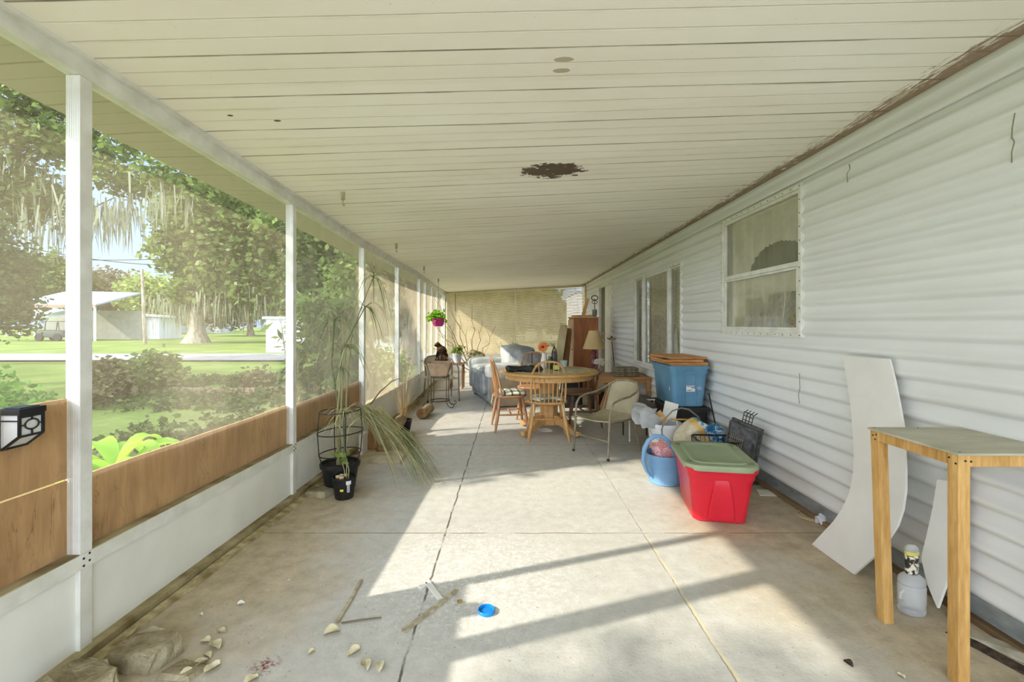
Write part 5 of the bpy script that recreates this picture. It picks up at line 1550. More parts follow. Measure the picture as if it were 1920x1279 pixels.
# blue pail with big loop handles
bluep = M('sky blue plastic', rgb(126,166,198), rgb(104,148,184), rough=.4, scale=4)
r = thing('blue_pail', 'round light blue pail with a big loop handle beside the red tote', 'pail', (1.245, 3.70, 0), 0)
link('body', MB().lathe([(.115,0),(.125,.005),(.140,.10),(.152,.225),(.158,.228),(.158,.24),(.148,.24),(.134,.10),(.118,.02)], n=40), bluep, r)
ang = R(200)
hp_ = [Vector(q) for q in ((-.135,-.07,.07),(-.175,-.09,.12),(-.203,-.10,.20),(-.197,-.11,.30),(-.165,-.11,.365),(-.115,-.11,.40),(-.05,-.11,.395),(.005,-.10,.345),(.04,-.09,.28),(.05,-.08,.235))]
link('handle', MB().tube(hp_, [.011,.014,.017,.018,.018,.017,.017,.015,.013,.011], 10), bluep, r)
lps = pillow((0,0,0),(.22,.22,.14),.9,.5,31)
def crumple(mb, amp, sc, seed):
    mb.v = [tuple(Vector(p_) + Vector((mnoise.noise(Vector(p_)*sc+Vector((seed,0,0))), mnoise.noise(Vector(p_)*sc+Vector((0,seed,0))), mnoise.noise(Vector(p_)*sc+Vector((0,0,seed)))))*amp) for p_ in mb.v]
    return mb
def party_mat():
    t = NT('printed plastic bag'); v = t.coord('Object'); n_ = t.noise(v, 22, 4, .7, 1.5)
    col = t.ramp(n_, [(.36, rgb(116,104,150)), (.44, rgb(216,188,190)), (.5, rgb(206,92,84)), (.58, rgb(232,196,190)), (.66, rgb(190,60,60))], 'LINEAR')
    return t.done(t.bsdf(col, .3, 0, .5))
tag(link('printed_bag', crumple(pillow((0,0,0),(.23,.22,.20),.9,.2,3,None,36,24), .05, 14, 2), party_mat(), smooth=60, loc=(1.25, 3.71, .235)), 'crumpled red and lilac printed bag stuffed in the blue pail', 'bag')

# white bucket with a plastic bag
whp = M('white plastic', rgb(222,224,224), rgb(206,208,208), rough=.4, scale=4)
r = thing('white_bucket', 'white plastic bucket behind the blue pail', 'bucket', (1.44, 4.28, 0), 0)
link('body', MB().lathe([(.12,0),(.13,.005),(.148,.33),(.156,.332),(.156,.36),(.146,.36),(.126,.02)], n=36), whp, r)
link('handle', MB().tube([(.156*math.cos(a_), -.02-.12*abs(math.sin(a_))-.03, .30-.10*math.sin(a_)) for a_ in [math.pi*i/14 for i in range(15)]], .003, 6), mt['steel'], r)
bagm = M('thin grey bag', rgb(216,218,216), rgb(190,194,192), rough=.25, scale=6, transl=.3, alpha=.75)
tag(link('plastic_bag', crumple(pillow((0,0,0),(.25,.25,.13),.8,.25,4,None,40,26), .09, 11, 5), bagm, smooth=70, loc=(1.275, 4.27, .425)), 'crumpled thin grey plastic bag draped over the white bucket', 'bag')
tag(link('folded_paper', MB().box((0,0,0),(.13,.004,.17), rx(-14) @ ry(16)), mt['paper'], smooth=0, loc=(1.50, 4.30, .46)), 'sheet of white paper sticking up from the white bucket', 'paper')
tag(link('card_sleeve', MB().box((0,0,0),(.05,.012,.12), rx(-10) @ ry(-34)), M('tan sleeve', rgb(206,170,110), rgb(150,110,60), scale=30), smooth=0, loc=(1.385, 4.18, .43)), 'small tan and brown card poking out of the grey bag', 'card')
r = thing('wooden_hook', 'pale wooden hanger hook lying across the white bucket', 'hook', (1.56, 4.22, .40), 0)
link('bar', MB().tube([(-.08,0,0),(.12,-.02,.0)], .008, 7), mt['pine'], r)
link('hook', MB().tube([(-.03,-.01,-.01),(-.03,-.02,-.06),(-.01,-.02,-.085),(.015,-.02,-.07),(.015,-.02,-.05)], .007, 7), M('hook plastic', rgb(206,200,170), scale=9), r)

# tall arched wire
hp = [P(1250,850,3.95), P(1248,810,3.95), P(1254,790,3.95), P(1268,775,3.95), P(1285,769,3.95), P(1300,772,3.95), P(1318,786,3.95), P(1330,812,3.95), P(1336,850,3.95)]
hp = [P(1256,868,3.95)] + hp
tag(link('hoop_handle', MB().tube([p_ + Vector((0,.1,0)) for p_ in hp], .0065, 8), M('grey tube', rgb(120,118,110), rough=.4, scale=9)), 'thin dark hoop arching over the blue pail', 'hoop')

# feed bag
def feed_mat():
    t = NT('printed feed bag'); v = t.coord('Object'); x, y, z = t.sep(v)
    n_ = t.noise(v, 20, 4, .7, 1.0)
    col = t.ramp(n_, [(.3, rgb(176,164,134)), (.6, rgb(206,196,168))])
    blue_ = t.ramp(n_, [(.4, rgb(34,88,128)), (.52, rgb(48,120,160)), (.6, rgb(200,204,200))])
    dd = t.math('ADD', t.math('MULTIPLY', x, 1.0), t.math('MULTIPLY', z, .6))
    m_ = t.ramp(t.math('ADD', dd, t.math('MULTIPLY', n_, .1)), [(.12, 0.0), (.15, 1.0)])
    m2 = t.ramp(t.math('ADD', dd, t.math('MULTIPLY', n_, .1)), [(.06, 0.0), (.10, 1.0)])
    col = t.mix(m2, col, rgb(200,164,84)); col = t.mix(m_, col, blue_)
    return t.done(t.bsdf(col, .5, 0, .3))
tag(link('feed_bag', crumple(pillow((0,0,0),(.40,.26,.42),.55,.15,6,None,40,28), .07, 7, 8), feed_mat(), smooth=70, loc=(1.66, 4.02, .22)), 'crumpled beige feed bag with a blue printed corner behind the red tote', 'bag')

# wire basket
r = thing('wire_basket', 'dark wire basket showing above the back of the red tote', 'basket', (1.70, 3.72, 0), R(-5))
mb = MB()
for z_ in (.02,.10,.18,.26,.34): mb.tube([p_ for p_ in rrect(.34+.1*z_, .22+.1*z_, .04, z_, 4)], .0028, 5, closed=True)
link('rim', MB().tube([p_ for p_ in rrect(.375,.255,.04,.345,4)], .006, 6, closed=True), mt['black_metal'], r)
for k in range(11):
    x_ = -.17+.034*k
    mb.tube([(x_*1.08,-.125,.345),(x_,-.11,.01),(x_,.11,.01),(x_*1.08,.125,.345)], .0022, 5)
for k in range(6):
    y_ = -.10+.04*k
    mb.tube([(-.185,y_*1.08,.345),(-.17,y_,.01),(.17,y_,.01),(.185,y_*1.08,.345)], .0022, 5)
link('wire_mesh', mb, mt['black_metal'], r)

# folded dark crate leaning on the wall
crm = M('charcoal crate', rgb(92,92,90), rgb(58,58,57), rough=.6, scale=24, detail=6)
tl, tr_, br_, bl_ = P(1372,781,3.66), P(1430,805,3.47), FL(1408,915,.004), None
down = (br_-tr_); bl_ = tl + down; bl_.z = max(bl_.z, .005)
ctr = (tl+tr_+br_+bl_)/4
r = thing('folded_crate', 'dark folded crate leaning against the siding behind the red tote', 'crate', (ctr.x, ctr.y, 0), 0)
ex = (tr_-tl).normalized(); ez = (tl-bl_).normalized(); en = ex.cross(ez).normalized()
if en.y > 0: en = -en
cw = (tr_-tl).length; chh = (tl-bl_).length; c0 = ctr - Vector((ctr.x, ctr.y, 0))
def cp(u, v_, o_=0): return c0 + ex*u*cw/2 + ez*v_*chh/2 + en*o_
def slab(mb, u0, u1, v0, v1, o0, o1):
    a = [cp(u0,v0,o0), cp(u1,v0,o0), cp(u1,v1,o0), cp(u0,v1,o0)]; b = [cp(u0,v0,o1), cp(u1,v0,o1), cp(u1,v1,o1), cp(u0,v1,o1)]
    mb.loft([a, b]); return mb
link('back_tray', slab(MB(), -1, 1, -1, .97, -.03, -.005), crm, r, smooth=0, bev=.004)
link('front_tray', slab(MB(), -.96, .9, -.98, .9, .0, .022), crm, r, smooth=0, bev=.004)
mb = MB(); slab(mb, -.96,.9,.82,.9,.022,.034); slab(mb, -.96,-.88,-.98,.9,.022,.034); slab(mb, .82,.9,-.98,.9,.022,.034); slab(mb,-.1,.7,.42,.46,.022,.03); slab(mb,.64,.7,-.6,.46,.022,.03)
link('raised_edge', mb, crm, r, smooth=0)
mb = MB()
for k in range(7): mb.tube([cp(-.8+.13*k,-.7,.03), cp(-.7+.13*k,.5,.03)], .002, 4)
for k in range(9): mb.tube([cp(-.85,-.65+.13*k,.03), cp(.1,-.62+.13*k,.03)], .002, 4)
link('wire_grid', mb, M('light wire', rgb(150,140,116), scale=9, metal=.3), r)
mb = MB()
for u in (-.3,-.1,.1,.3): mb.tube([cp(u,.95,.0), cp(u,1.28,-.01), cp(u+.06,1.36,-.05)], .0035, 5)
for v_ in (1.06,1.2,1.32): mb.tube([cp(-.3,v_,.0), cp(.3,v_,.0)], .0035, 5)
link('wire_rack', mb, mt['black_metal'], r)

# leaning rod
r = thing('metal_rod', 'thin dark rod with a side hook leaning on the siding by the blue tote', 'rod', (1.93, 3.9, 0), 0)
a_ = P(1329,738,4.45) - Vector((1.93,3.9,0)); b_ = FL(1372, 905, .01) - Vector((1.93,3.9,0))
b_ = Vector((-.10, -.02, .01))
link('shaft', MB().tube([a_, b_], .007, 7), mt['black_metal'], r)
q_ = a_.lerp(b_, .38)
link('side_hook', MB().tube([q_, q_+Vector((.005,-.02,-.03)), q_+Vector((-.03,-.02,-.045)), q_+Vector((-.09,-.0,-.02))], .005, 6), mt['black_metal'], r)

# black tote with blue tote on it
blk = M('black tote plastic', rgb(52,50,46), rgb(36,35,33), rough=.5, scale=4)
r = tote('black_tote', 'black storage tote standing under the blue tote', (1.765, 4.82, 0), R(0), .34, .56, .43, .38, .62, blk)
link('lid', MB().loft([rrect(.40,.64,.05,.425,6), rrect(.42,.66,.05,.43,6), rrect(.42,.66,.05,.452,6), rrect(.38,.62,.05,.458,6)]), blk, r, smooth=35)
bt = M('steel blue plastic', rgb(104,146,168), rgb(84,128,152), rough=.42, scale=3)
r = tote('blue_tote', 'steel blue tote stacked on the black tote', (1.765, 4.80, .460), R(0), .31, .56, .41, .37, .62, bt)
mb = MB()
for sx in (-1,1): mb.bar((sx*.055,-.29,.02),(sx*.06,-.305,.33),.012,.012)
mb.bar((-.07,-.318,.345),(.07,-.318,.345),.015,.02)
link('front_rib', mb, bt, r, smooth=0, bev=.003)
def lz(z_): return -(.28+.03*z_/.41)-.0065
mb = MB(); mb.quad((-.035,lz(.16),.155),(.06,lz(.16),.155),(.06,lz(.21),.215),(-.035,lz(.21),.215)); link('sticker', mb, wl_, r, smooth=0)
lab = r.children[-1]
mb = MB()
for (x0_,x1_,z0_,z1_) in ((-.03,.005,.203,.209),(.015,.022,.19,.21),(.024,.030,.19,.2),(.036,.044,.185,.21),(.048,.055,.185,.21),(-.03,.03,.17,.173),(-.03,.01,.163,.166)):
    mb.quad((x0_,lz(z0_)-.001,z0_),(x1_,lz(z0_)-.001,z0_),(x1_,lz(z1_)-.001,z1_),(x0_,lz(z1_)-.001,z1_))
link('print', mb, mt['black_plastic'], lab, smooth=0)
mb = MB(); mb.poly([(.07,lz(.17),.175),(.11,lz(.17),.17),(.128,lz(.19),.19),(.11,lz(.2),.208),(.07,lz(.2),.205)]); link('arrow_sticker', mb, M('lilac sticker', rgb(176,186,206), rgb(110,130,170), scale=60), r, smooth=0)
mb = MB(); mb.ell((-.1755,-.22,.185),(.002,.012,.010),8,6); mb.ell((-.174,-.22,.165),(.002,.014,.010),8,6); link('white_scuff', mb, wl_, r)
# picture frames on it
fw = wood('frame wood', rgb(196,140,84), rgb(150,98,52), 5, 'y', .4)
def pframe(loc, rz, w, d, lb, tilt=0, m=None):
    r = thing('framed_picture', lb, 'picture frame', loc, rz, 'old picture frames piled on the blue tote')
    mb = MB()
    for (cx, cy, sx_, sy_) in ((0,-d/2+.02,w,.04),(0,d/2-.02,w,.04),(-w/2+.02,0,.04,d-.08),(w/2-.02,0,.04,d-.08)): mb.box((cx,cy,.012),(sx_,sy_,.024), None)
    link('frame', mb, m or fw, r, smooth=0, bev=.004)
    link('backing', MB().box((0,0,.008),(w-.07,d-.07,.008)), M('frame backing', rgb(186,160,120), rgb(160,134,96), scale=6), r, smooth=0)
    r.rotation_euler.x = R(tilt)
    return r
# the tote is open: a board across its rim carries them
tag(link('cardboard_sheet', MB().box((0,0,0),(.36,.60,.006)), M('cardboard', rgb(190,164,116), scale=6), smooth=0, loc=(1.77, 4.80, .874)), 'cardboard sheet lying on the open blue tote', 'cardboard')
pframe((1.76,4.80,.878), R(2), .38, .58, 'lowest picture frame of the pile on the blue tote')
pframe((1.74,4.83,.903), R(-4), .40, .56, 'middle picture frame of the pile on the blue tote')
pframe((1.77,4.86,.928), R(5), .38, .54, 'topmost picture frame of the pile on the blue tote')

# low dark folding shelf beside totes
r = thing('folding_shelf', 'low dark slatted shelf with pale edges beside the stacked totes', 'shelf', (1.42, 5.10, 0), 0)
for z_ in (.30,.38,.46): link('slat_shelf', MB().box((0,0,z_),(.28,.30,.018)), M('grey slat %d' % int(z_*100), rgb(96,90,80), rgb(70,64,56), scale=5), r, smooth=0, bev=.002)
for z_ in (.30,.38,.46): link('pale_edge', MB().box((0,-.153,z_),(.28,.006,.014)), mt['paper'], r, smooth=0)
for sx in (-1,1):
    for sy in (-1,1): link('leg', MB().box((sx*.135,sy*.14,.23),(.014,.014,.46)), mt['white_metal'] if sy < 0 else mt['black_metal'], r, smooth=0)
link('tilted_panel', MB().box((.02,-.17,.40),(.30,.012,.14), ry(24)), M('brown grey panel', rgb(112,100,84), scale=5), r, smooth=0)

# bench by the wall and what stands on it
r = thing('wooden_bench', 'low wooden bench table along the siding below the wide window', 'bench', (1.60, 6.85, 0), 0)
m = wood('bench wood', rgb(198,148,96), rgb(156,108,64), 4, 'x', .45)
link('top', MB().box((-.02,0,.505),(.80,.74,.025)), m, r, smooth=0, bev=.004)
link('apron', MB().box((-.02,-.33,.465),(.74,.02,.055)), m, r, smooth=0)
for sx in (-.38,.36):
    for sy in (-.32,.32): link('leg', MB().box((sx,sy,.245),(.05,.05,.49)), m, r, smooth=0, bev=.004)
for k in range(4):
    tag(link('folded_mat', pillow((0,0,0),(.36-.01*k,.30,.030),.2,.06,40+k), M('mat %d' % k, (rgb(160,148,120), rgb(140,128,104), rgb(176,162,130), rgb(150,144,122))[k], rgb(96,84,66), rough=.9, scale=14), smooth=60, loc=(1.70+.01*math.sin(k*2), 6.78, .5175+.0155+.0305*k)),
        ['lowest folded mat of the pile on the bench','second lowest folded mat of the bench pile','second highest folded mat of the bench pile','topmost folded mat of the pile on the bench'][k], 'mat', 'folded mats piled on the bench')
r = thing('table_lamp', 'table lamp with cream cone shade and dark red carved base', 'lamp', (1.265, 7.0, .5175), 0)
lampred = M('dark red ceramic', rgb(122,72,72), rgb(84,40,42), rough=.2, scale=6)
link('base', MB().lathe([(.075,0),(.08,.012),(.07,.03),(.045,.045),(.06,.10),(.066,.16),(.05,.24),(.035,.29),(.055,.33),(.04,.36),(.018,.375)], n=8), lampred, r, smooth=20)
link('stem', MB().tube([(0,0,.37),(0,0,.66)], .006, 7), mt['steel'], r)
mb = MB(); mb.lathe([(.172,.385),(.078,.665)], n=48, cap0=False, cap1=False); mb.lathe([(.169,.385),(.075,.665)], n=48, cap0=False, cap1=False)
link('lamp_shade', mb, M('cream lamp shade', rgb(222,200,150), rgb(206,182,128), rough=.8, scale=3, transl=.35), r, smooth=60)
r = thing('metal_flower', 'tall metal flower ornament standing on the bench by the wall', 'ornament', (1.56, 7.06, .5175), 0)
link('stem', MB().tube([(.03,0,0),(.03,0,.15),(.01,0,.35),(-.01,0,.50)], .006, 6), mt['black_metal'], r)
mb = MB()
for k in range(7):
    a_ = 2*math.pi*k/7; mb.ell((-.01+.045*math.cos(a_), .045*math.sin(a_), .535), (.034,.018,.012), 10, 6, rzm(math.degrees(a_)) @ ry(-28))
link('petals', mb, M('tarnished petals', rgb(188,176,136), rgb(110,100,70), metal=.2, scale=20), r)
link('bud', MB().ell((-.01,0,.56),(.016,.016,.02),10,8), mt['black_plastic'], r)
link('foot', MB().lathe([(.05,0),(.05,.008),(.01,.014)], (.03,0,0), 20), mt['black_metal'], r)
r = tag(link('orange_board', MB().box((0,0,0),(.12,.02,.34), ry(20)), M('orange board', rgb(214,160,96), rgb(180,124,66), scale=4, stretch=(1,1,.3)), smooth=0, bev=.002, loc=(1.34, 6.44, .195)), 'orange-tan board leaning against the front of the bench', 'board')
tag(link('dark_box', MB().loft([rrect(.36,.30,.02,0), rrect(.38,.32,.02,.24), rrect(.36,.30,.02,.26)]), M('dark red box', rgb(58,36,34), rgb(40,26,26), rough=.4, scale=5), smooth=30, bev=.003, loc=(1.38, 7.0, 0)), 'dark red box on the floor under the bench', 'box')
tag(link('black_case', MB().loft([rrect(.30,.34,.03,0), rrect(.30,.34,.03,.42), rrect(.27,.31,.03,.44)]), mt['black_plastic'], smooth=30, loc=(.93, 7.10, 0)), 'black case standing behind the round table', 'case')

# tall cabinet
r = thing('tall_cabinet', 'tall brown veneered cabinet near the far wall', 'cabinet', (1.395, 8.88, 0), 0)
link('body', MB().box((0,0,.70),(.46,.76,1.40)), mt['cabinet'], r, smooth=0, bev=.003)
link('door', MB().box((-.241,0,.72),(.02,.74,1.30)), mt['cab_edge'], r, smooth=0, bev=.003)
link('knob', MB().lathe([(.008,0),(.012,.012),(.010,.02)], (-.25,-.3,.8), 10, rot=ry(-90)), mt['black_metal'], r.children[-1])
link('top', MB().box((-.005,0,1.41),(.49,.78,.022)), mt['cab_edge'], r, smooth=0, bev=.003)
tag(link('tan_tray', MB().loft([rrect(.34,.4,.02,0), rrect(.38,.44,.02,.035), rrect(.36,.42,.02,.035), rrect(.33,.39,.02,.01)]), M('tan tray', rgb(214,180,120), scale=5), smooth=30, loc=(1.36, 8.84, 1.4215)), 'flat tan tray lying on top of the cabinet', 'tray')
tag(link('leaning_panel', MB().box((0,0,0),(.03,.24,.33), ry(16)), wood('orange panel', rgb(210,158,88), rgb(168,116,56), 4), smooth=0, bev=.003, loc=(1.425, 8.80, 1.617)), 'orange wooden panel propped on the cabinet against the wall', 'panel')
r = thing('candle_holder', 'black wire candle holder with glass on the cabinet', 'candle holder', (1.575, 8.64, 1.4215), 0)
link('frame', MB().tube([(.0,0,0),(.0,0,.35)], .007, 6).tube([(.05*math.cos(a_),0,.28+.03*math.sin(a_)) for a_ in [2*math.pi*i/14 for i in range(14)]], .006, 5, closed=True).tube([(.06*math.cos(a_),0,.36+.045*math.sin(a_)) for a_ in [2*math.pi*i/14 for i in range(14)]], .009, 5, closed=True), mt['black_metal'], r)
link('glass_cup', MB().lathe([(.035,0),(.045,.05),(.045,.14),(.04,.14),(.035,.02)], n=16), M('smoky glass', rgb(110,112,104), rough=.1, scale=9), r)

# planks leaning beside cabinet
def lean_board(name, lb, cat, b0, t0, w, th, m):
    b0, t0 = Vector(b0), Vector(t0)
    mb = MB(); mb.bar(Vector((0,0,0)), t0-b0, w, th, up=(0,-1,0))
    return tag(link(name, mb, m, smooth=0, bev=.003, loc=b0), lb, cat)
lean_board('pale_plank', 'wide pale plank leaning against the cabinet side', 'plank', (.74, 8.15, .02), (1.00, 8.72, 1.27), .15, .02, M('pale plank', rgb(206,190,150), rgb(172,154,112), rough=.8, scale=4, stretch=(1,1,.25)))
lean_board('dark_plank', 'dark brown plank leaning between pale plank and cabinet', 'plank', (.93, 8.28, .02), (1.10, 8.76, 1.20), .12, .02, mt['dark_oak'])

# things on the round table
TZ = .7433
def on_table(px, py, D=5.42): return Vector(((px-960)*D/F, D, TZ))
r = thing('flower_vase', 'white vase with an orange daisy on the round table', 'vase of flowers', (.40, 5.62, TZ), 0)
link('vase', MB().lathe([(.03,0),(.042,.02),(.045,.09),(.028,.15),(.034,.18),(.028,.18),(.022,.15)], n=20), M('white vase', rgb(226,220,206), rough=.3, scale=6), r)
link('stem', MB().tube([(0,0,.12),(.0,0,.2),(-.02,-.01,.25)], .004, 5), mt['leaf_green'], r)
orange_ = M('orange petals', rgb(222,124,58), rgb(190,88,38), rough=.7, scale=20)
mb = MB()
for k in range(14):
    a_ = 2*math.pi*k/14; mb.ell((-.02+.04*math.cos(a_), -.025, .26+.04*math.sin(a_)), (.026,.005,.011), 8, 5, ry(-math.degrees(a_)))
link('petals', mb, orange_, r); link('flower_heart', MB().ell((-.02,-.032,.26),(.017,.01,.017),10,7), M('flower heart', rgb(96,56,30), scale=40), r)
mb = MB()
for k in range(18): 
    a_ = k*2.4; mb.ell((.07+.04*math.cos(a_)*(k/18)**.5*1.6, .0+.03*math.sin(a_), .285+.045*math.sin(a_*1.3)), (.02,.012,.016), 8, 5, jit=.2, seed=k)
link('dried_blooms', mb, M('dried blooms', rgb(198,182,140), rgb(150,130,88), scale=30), r)
r = thing('wire_lantern', 'black wire bottle-shaped lantern on the round table', 'lantern', (.52, 5.58, TZ), 0)
mb = MB()
for a_ in [2*math.pi*i/8 for i in range(8)]: mb.tube([(.035*math.cos(a_),.035*math.sin(a_),0),(.036*math.cos(a_),.036*math.sin(a_),.16),(.022*math.cos(a_),.022*math.sin(a_),.22),(.004*math.cos(a_),.004*math.sin(a_),.265)], .0035, 5)
link('cage', mb, mt['black_metal'], r); link('glass', MB().lathe([(.028,.005),(.030,.10),(.028,.16),(.012,.21)], n=18), M('grey glass', rgb(96,100,92), rough=.15, scale=20), r)
r = thing('dark_jar', 'dark green jar between the daisy vase and the wire lantern', 'jar', (.465, 5.50, TZ), 0)
link('body', MB().lathe([(.03,0),(.036,.01),(.036,.10),(.024,.125),(.024,.15),(.018,.15)], n=18), M('dark jar glass', rgb(66,74,52), rgb(44,50,36), rough=.2, scale=30), r)
r = thing('yellow_cup', 'squat yellow-green cup on the round table', 'cup', (.52, 5.30, TZ), 0)
link('body', MB().lathe([(.028,0),(.040,.012),(.042,.06),(.038,.06),(.034,.015)], n=20), M('yellow green glaze', rgb(206,204,116), rough=.3, scale=7), r)
link('base_band', MB().lathe([(.043,.0),(.045,.006),(.043,.012)], n=20), mt['black_plastic'], r)
r = thing('grey_cup', 'pale grey cup at the back of the round table', 'cup', (.63, 5.62, TZ), 0)
link('body', MB().lathe([(.035,0),(.05,.01),(.056,.09),(.052,.09),(.046,.015)], n=22), M('grey glaze', rgb(186,196,186), rough=.35, scale=7), r)
tag(link('black_glove', crumple(pillow((0,0,0),(.40,.15,.05),.6,.3,9,rzm(8),34,20), .035, 16, 4), M('black cloth', rgb(62,64,56), rgb(34,36,32), rough=.7, scale=20), smooth=70, loc=(.14, 5.18, TZ+.032)), 'rumpled black cloth lying on the near edge of the round table', 'cloth')
for k in range(3):
    tag(link('magazine', MB().box((0,0,0),(.20,.27,.010), rzm((12,-6,20)[k])), M('magazine %d' % k, (rgb(222,212,196), rgb(206,190,176), rgb(230,226,214))[k], rgb(180,160,150), rough=.5, scale=12), smooth=0, loc=(.02+.01*k, 5.36, TZ+.005+.0105*k)), ['bottom magazine of the pile on the round table','middle magazine of the pile on the round table','top magazine of the pile on the round table'][k], 'magazine', 'magazines on the round table')

# ------------------------------------------------------------------ foreground right
# wooden stand
r = thing('wooden_stand', 'tall raw pine stand with grey top at the right wall', 'table', (1.79, 1.81, 0), 0)
m = mt['pine']
link('tabletop', MB().box((0,0,.826),(.42,.41,.008)), M('grey laminate top', rgb(186,182,160), rgb(158,154,128), rough=.45, scale=4, stretch=(1,3,1)), r, smooth=0)
link('apron', MB().box((-.192,0,.800),(.018,.352,.040)), m, r, smooth=0, bev=.001)
link('apron', MB().box((.192,0,.800),(.018,.352,.040)), m, r, smooth=0, bev=.001)
link('apron', MB().box((0,-.188,.800),(.322,.018,.040)), m, r, smooth=0, bev=.001)
link('apron', MB().box((0,.188,.800),(.322,.018,.040)), m, r, smooth=0, bev=.001)
for (sx, sy, bx, by) in ((-1,-1,.0,.0),(-1,1,.012,-.02),(1,-1,0,.0),(1,1,-.048,-.03)):
    top_ = Vector((sx*.182, sy*.178, .822)); bot_ = Vector((sx*.182+bx, sy*.178+by, 0))
    w_ = .042
    lps = [[bot_+Vector((a_*w_/2, b_*w_/2, 0)) for a_, b_ in ((-1,-1),(1,-1),(1,1),(-1,1))], [top_+Vector((a_*w_/2, b_*w_/2, 0)) for a_, b_ in ((-1,-1),(1,-1),(1,1),(-1,1))]]
    link('leg', MB().loft(lps), m, r, smooth=0, bev=.0015)
mb = MB()
for y_, z_ in ((-.165,.805),(-.19,.79),(.165,.806),(.182,.80),(.17,.785)): mb.lathe([(.0035,0),(.0035,.002)], (-.2035,y_,z_), 8, rot=ry(-90))
for x_, z_ in ((-.18,.802),(-.16,.80)): mb.lathe([(.0035,0),(.0035,.002)], (x_,-.2,z_), 8, rot=rx(90))
for x_, y_ in ((-.19,-.19),(-.19,.19),(.0,.19)): mb.lathe([(.003,.83),(.003,.8312)], (x_,y_,0), 8)
link('screw_head', mb, mt['black_metal'], r)

def wall_plane(pts, X0, k, th, name, lb, cat, m):
    """outline seen in the photograph, laid on a board leaning with its foot at x=X0, x = X0 + k z"""
    fr = []
    for px, py in pts:
        dx = px-960; dy = py-HZ
        t_ = (X0 + k*EYE)/(dx + k*dy)
        fr.append(Vector((dx*t_, F*t_, max(.001, EYE-dy*t_))))
    nv = Vector((1, 0, -k)).normalized()
    c = sum(fr, Vector())/len(fr); c.z = 0
    A = [p_-c for p_ in fr]; Bk = [p_-c+nv*th for p_ in fr]
    for p_ in Bk: p_.z = max(p_.z, .001)
    return tag(link(name, MB().loft([A, Bk]), m, smooth=0, loc=c), lb, cat)
left_e = [(1580,668),(1588,715),(1595,765),(1599,815),(1601,860),(1599,890),(1592,925),(1580,952),(1562,978),(1522,1022)]
right_e = [(1600,1077),(1640,1042),(1665,1012),(1682,985),(1692,955),(1697,920),(1697,880),(1693,800),(1686,760),(1678,718),(1667,673)]
wall_plane(left_e+right_e, 1.752, .208, .012, 'wallboard_offcut', 'large curved offcut of white wallboard leaning on the siding', 'wallboard', mt['plaster'])
wall_plane([(1757,899),(1748,955),(1738,1000),(1727,1045),(1738,1095),(1757,1140),(1775,1090),(1792,1040),(1800,960),(1800,905)], 1.84, .19, .012, 'wallboard_wedge', 'narrow white wallboard wedge behind the stand leg and bottle', 'wallboard', mt['plaster'])

# clear bottle with an upturned can
r = thing('plastic_bottle', 'clear plastic jug on the floor under the stand', 'bottle', (1.79, 2.03, 0), R(20))
clr = NT('clear plastic')
clr_b = clr.bsdf(rgb(240,243,241), .2, 0, .5, clr.bump(clr.noise(clr.coord('Object'), 16, 3), .3, .01), None, .15, 1.25)
_tr = clr.new('ShaderNodeBsdfTransparent'); _tr.inputs[0].default_value = (.94,.95,.94,1)
_mx = clr.new('ShaderNodeMixShader'); _mx.inputs[0].default_value = .6
clr.l.new(clr_b, _mx.inputs[1]); clr.l.new(_tr.outputs[0], _mx.inputs[2]); clr = clr.done(_mx.outputs[0])
link('body', MB().lathe([(.048,0),(.058,.006),(.060,.02),(.055,.03),(.060,.04),(.060,.12),(.056,.128),(.060,.136),(.054,.155),(.032,.17),(.026,.172)], n=28, sx=1.0, sy=.8), clr, r)
link('handle', MB().tube([(-.05,0,.11),(-.078,0,.10),(-.08,0,.08),(-.055,0,.07)], .006, 6), clr, r)
r = thing('labelled_can', 'small labelled bottle standing upside down in the jug neck', 'bottle', (1.79, 2.03, .1735), R(10))
def lab_mat():
    t = NT('black and yellow label'); v = t.coord('Object'); x, y, z = t.sep(v); n_ = t.noise(v, 34, 3, .6, .8)
    col = t.ramp(n_, [(.46, rgb(222,216,196)), (.50, rgb(70,66,52)), (.60, rgb(40,38,32))], 'LINEAR')
    m_ = t.ramp(z, [(.082, 0.0), (.086, 1.0)])
    col = t.mix(m_, col, rgb(206,196,96))
    return t.done(t.bsdf(col, .4))
link('body', MB().lathe([(.022,0),(.024,.004),(.026,.08),(.026,.10)], n=20, sx=1.25, sy=.8), lab_mat(), r)
link('shoulder', MB().lathe([(.026,.10),(.024,.115),(.014,.126),(.004,.128)], n=20, sx=1.25, sy=.8), clr, r)

# papers, twine, tissue, scraps along the right wall
tag(link('paper_sheet', MB().loft([[Vector((-.09,-.05,.001)),Vector((.06,-.07,.001)),Vector((.10,.05,.001)),Vector((-.05,.07,.001))],[Vector((-.09,-.05,.006)),Vector((.06,-.07,.003)),Vector((.10,.05,.008)),Vector((-.05,.07,.004))]]), mt['paper'], smooth=0, loc=FL(1440,925)), 'flat sheet of paper on the floor right of the red tote', 'paper')
r = thing('twine', 'loose loop of pale twine on the floor by the wall', 'twine', FL(1512,968), 0)
o_ = FL(1512,968)
pp = [FL(x_,y_,.006)-o_ for x_, y_ in ((1540,979),(1515,975),(1498,968),(1493,962),(1500,957),(1510,958))]
link('strand', MB().tube(pp, .0035, 5).tube([FL(x_,y_,.009)-o_ for x_, y_ in ((1542,977),(1520,973),(1503,971))], .003, 5), M('twine fibre', rgb(210,190,146), scale=30), r)
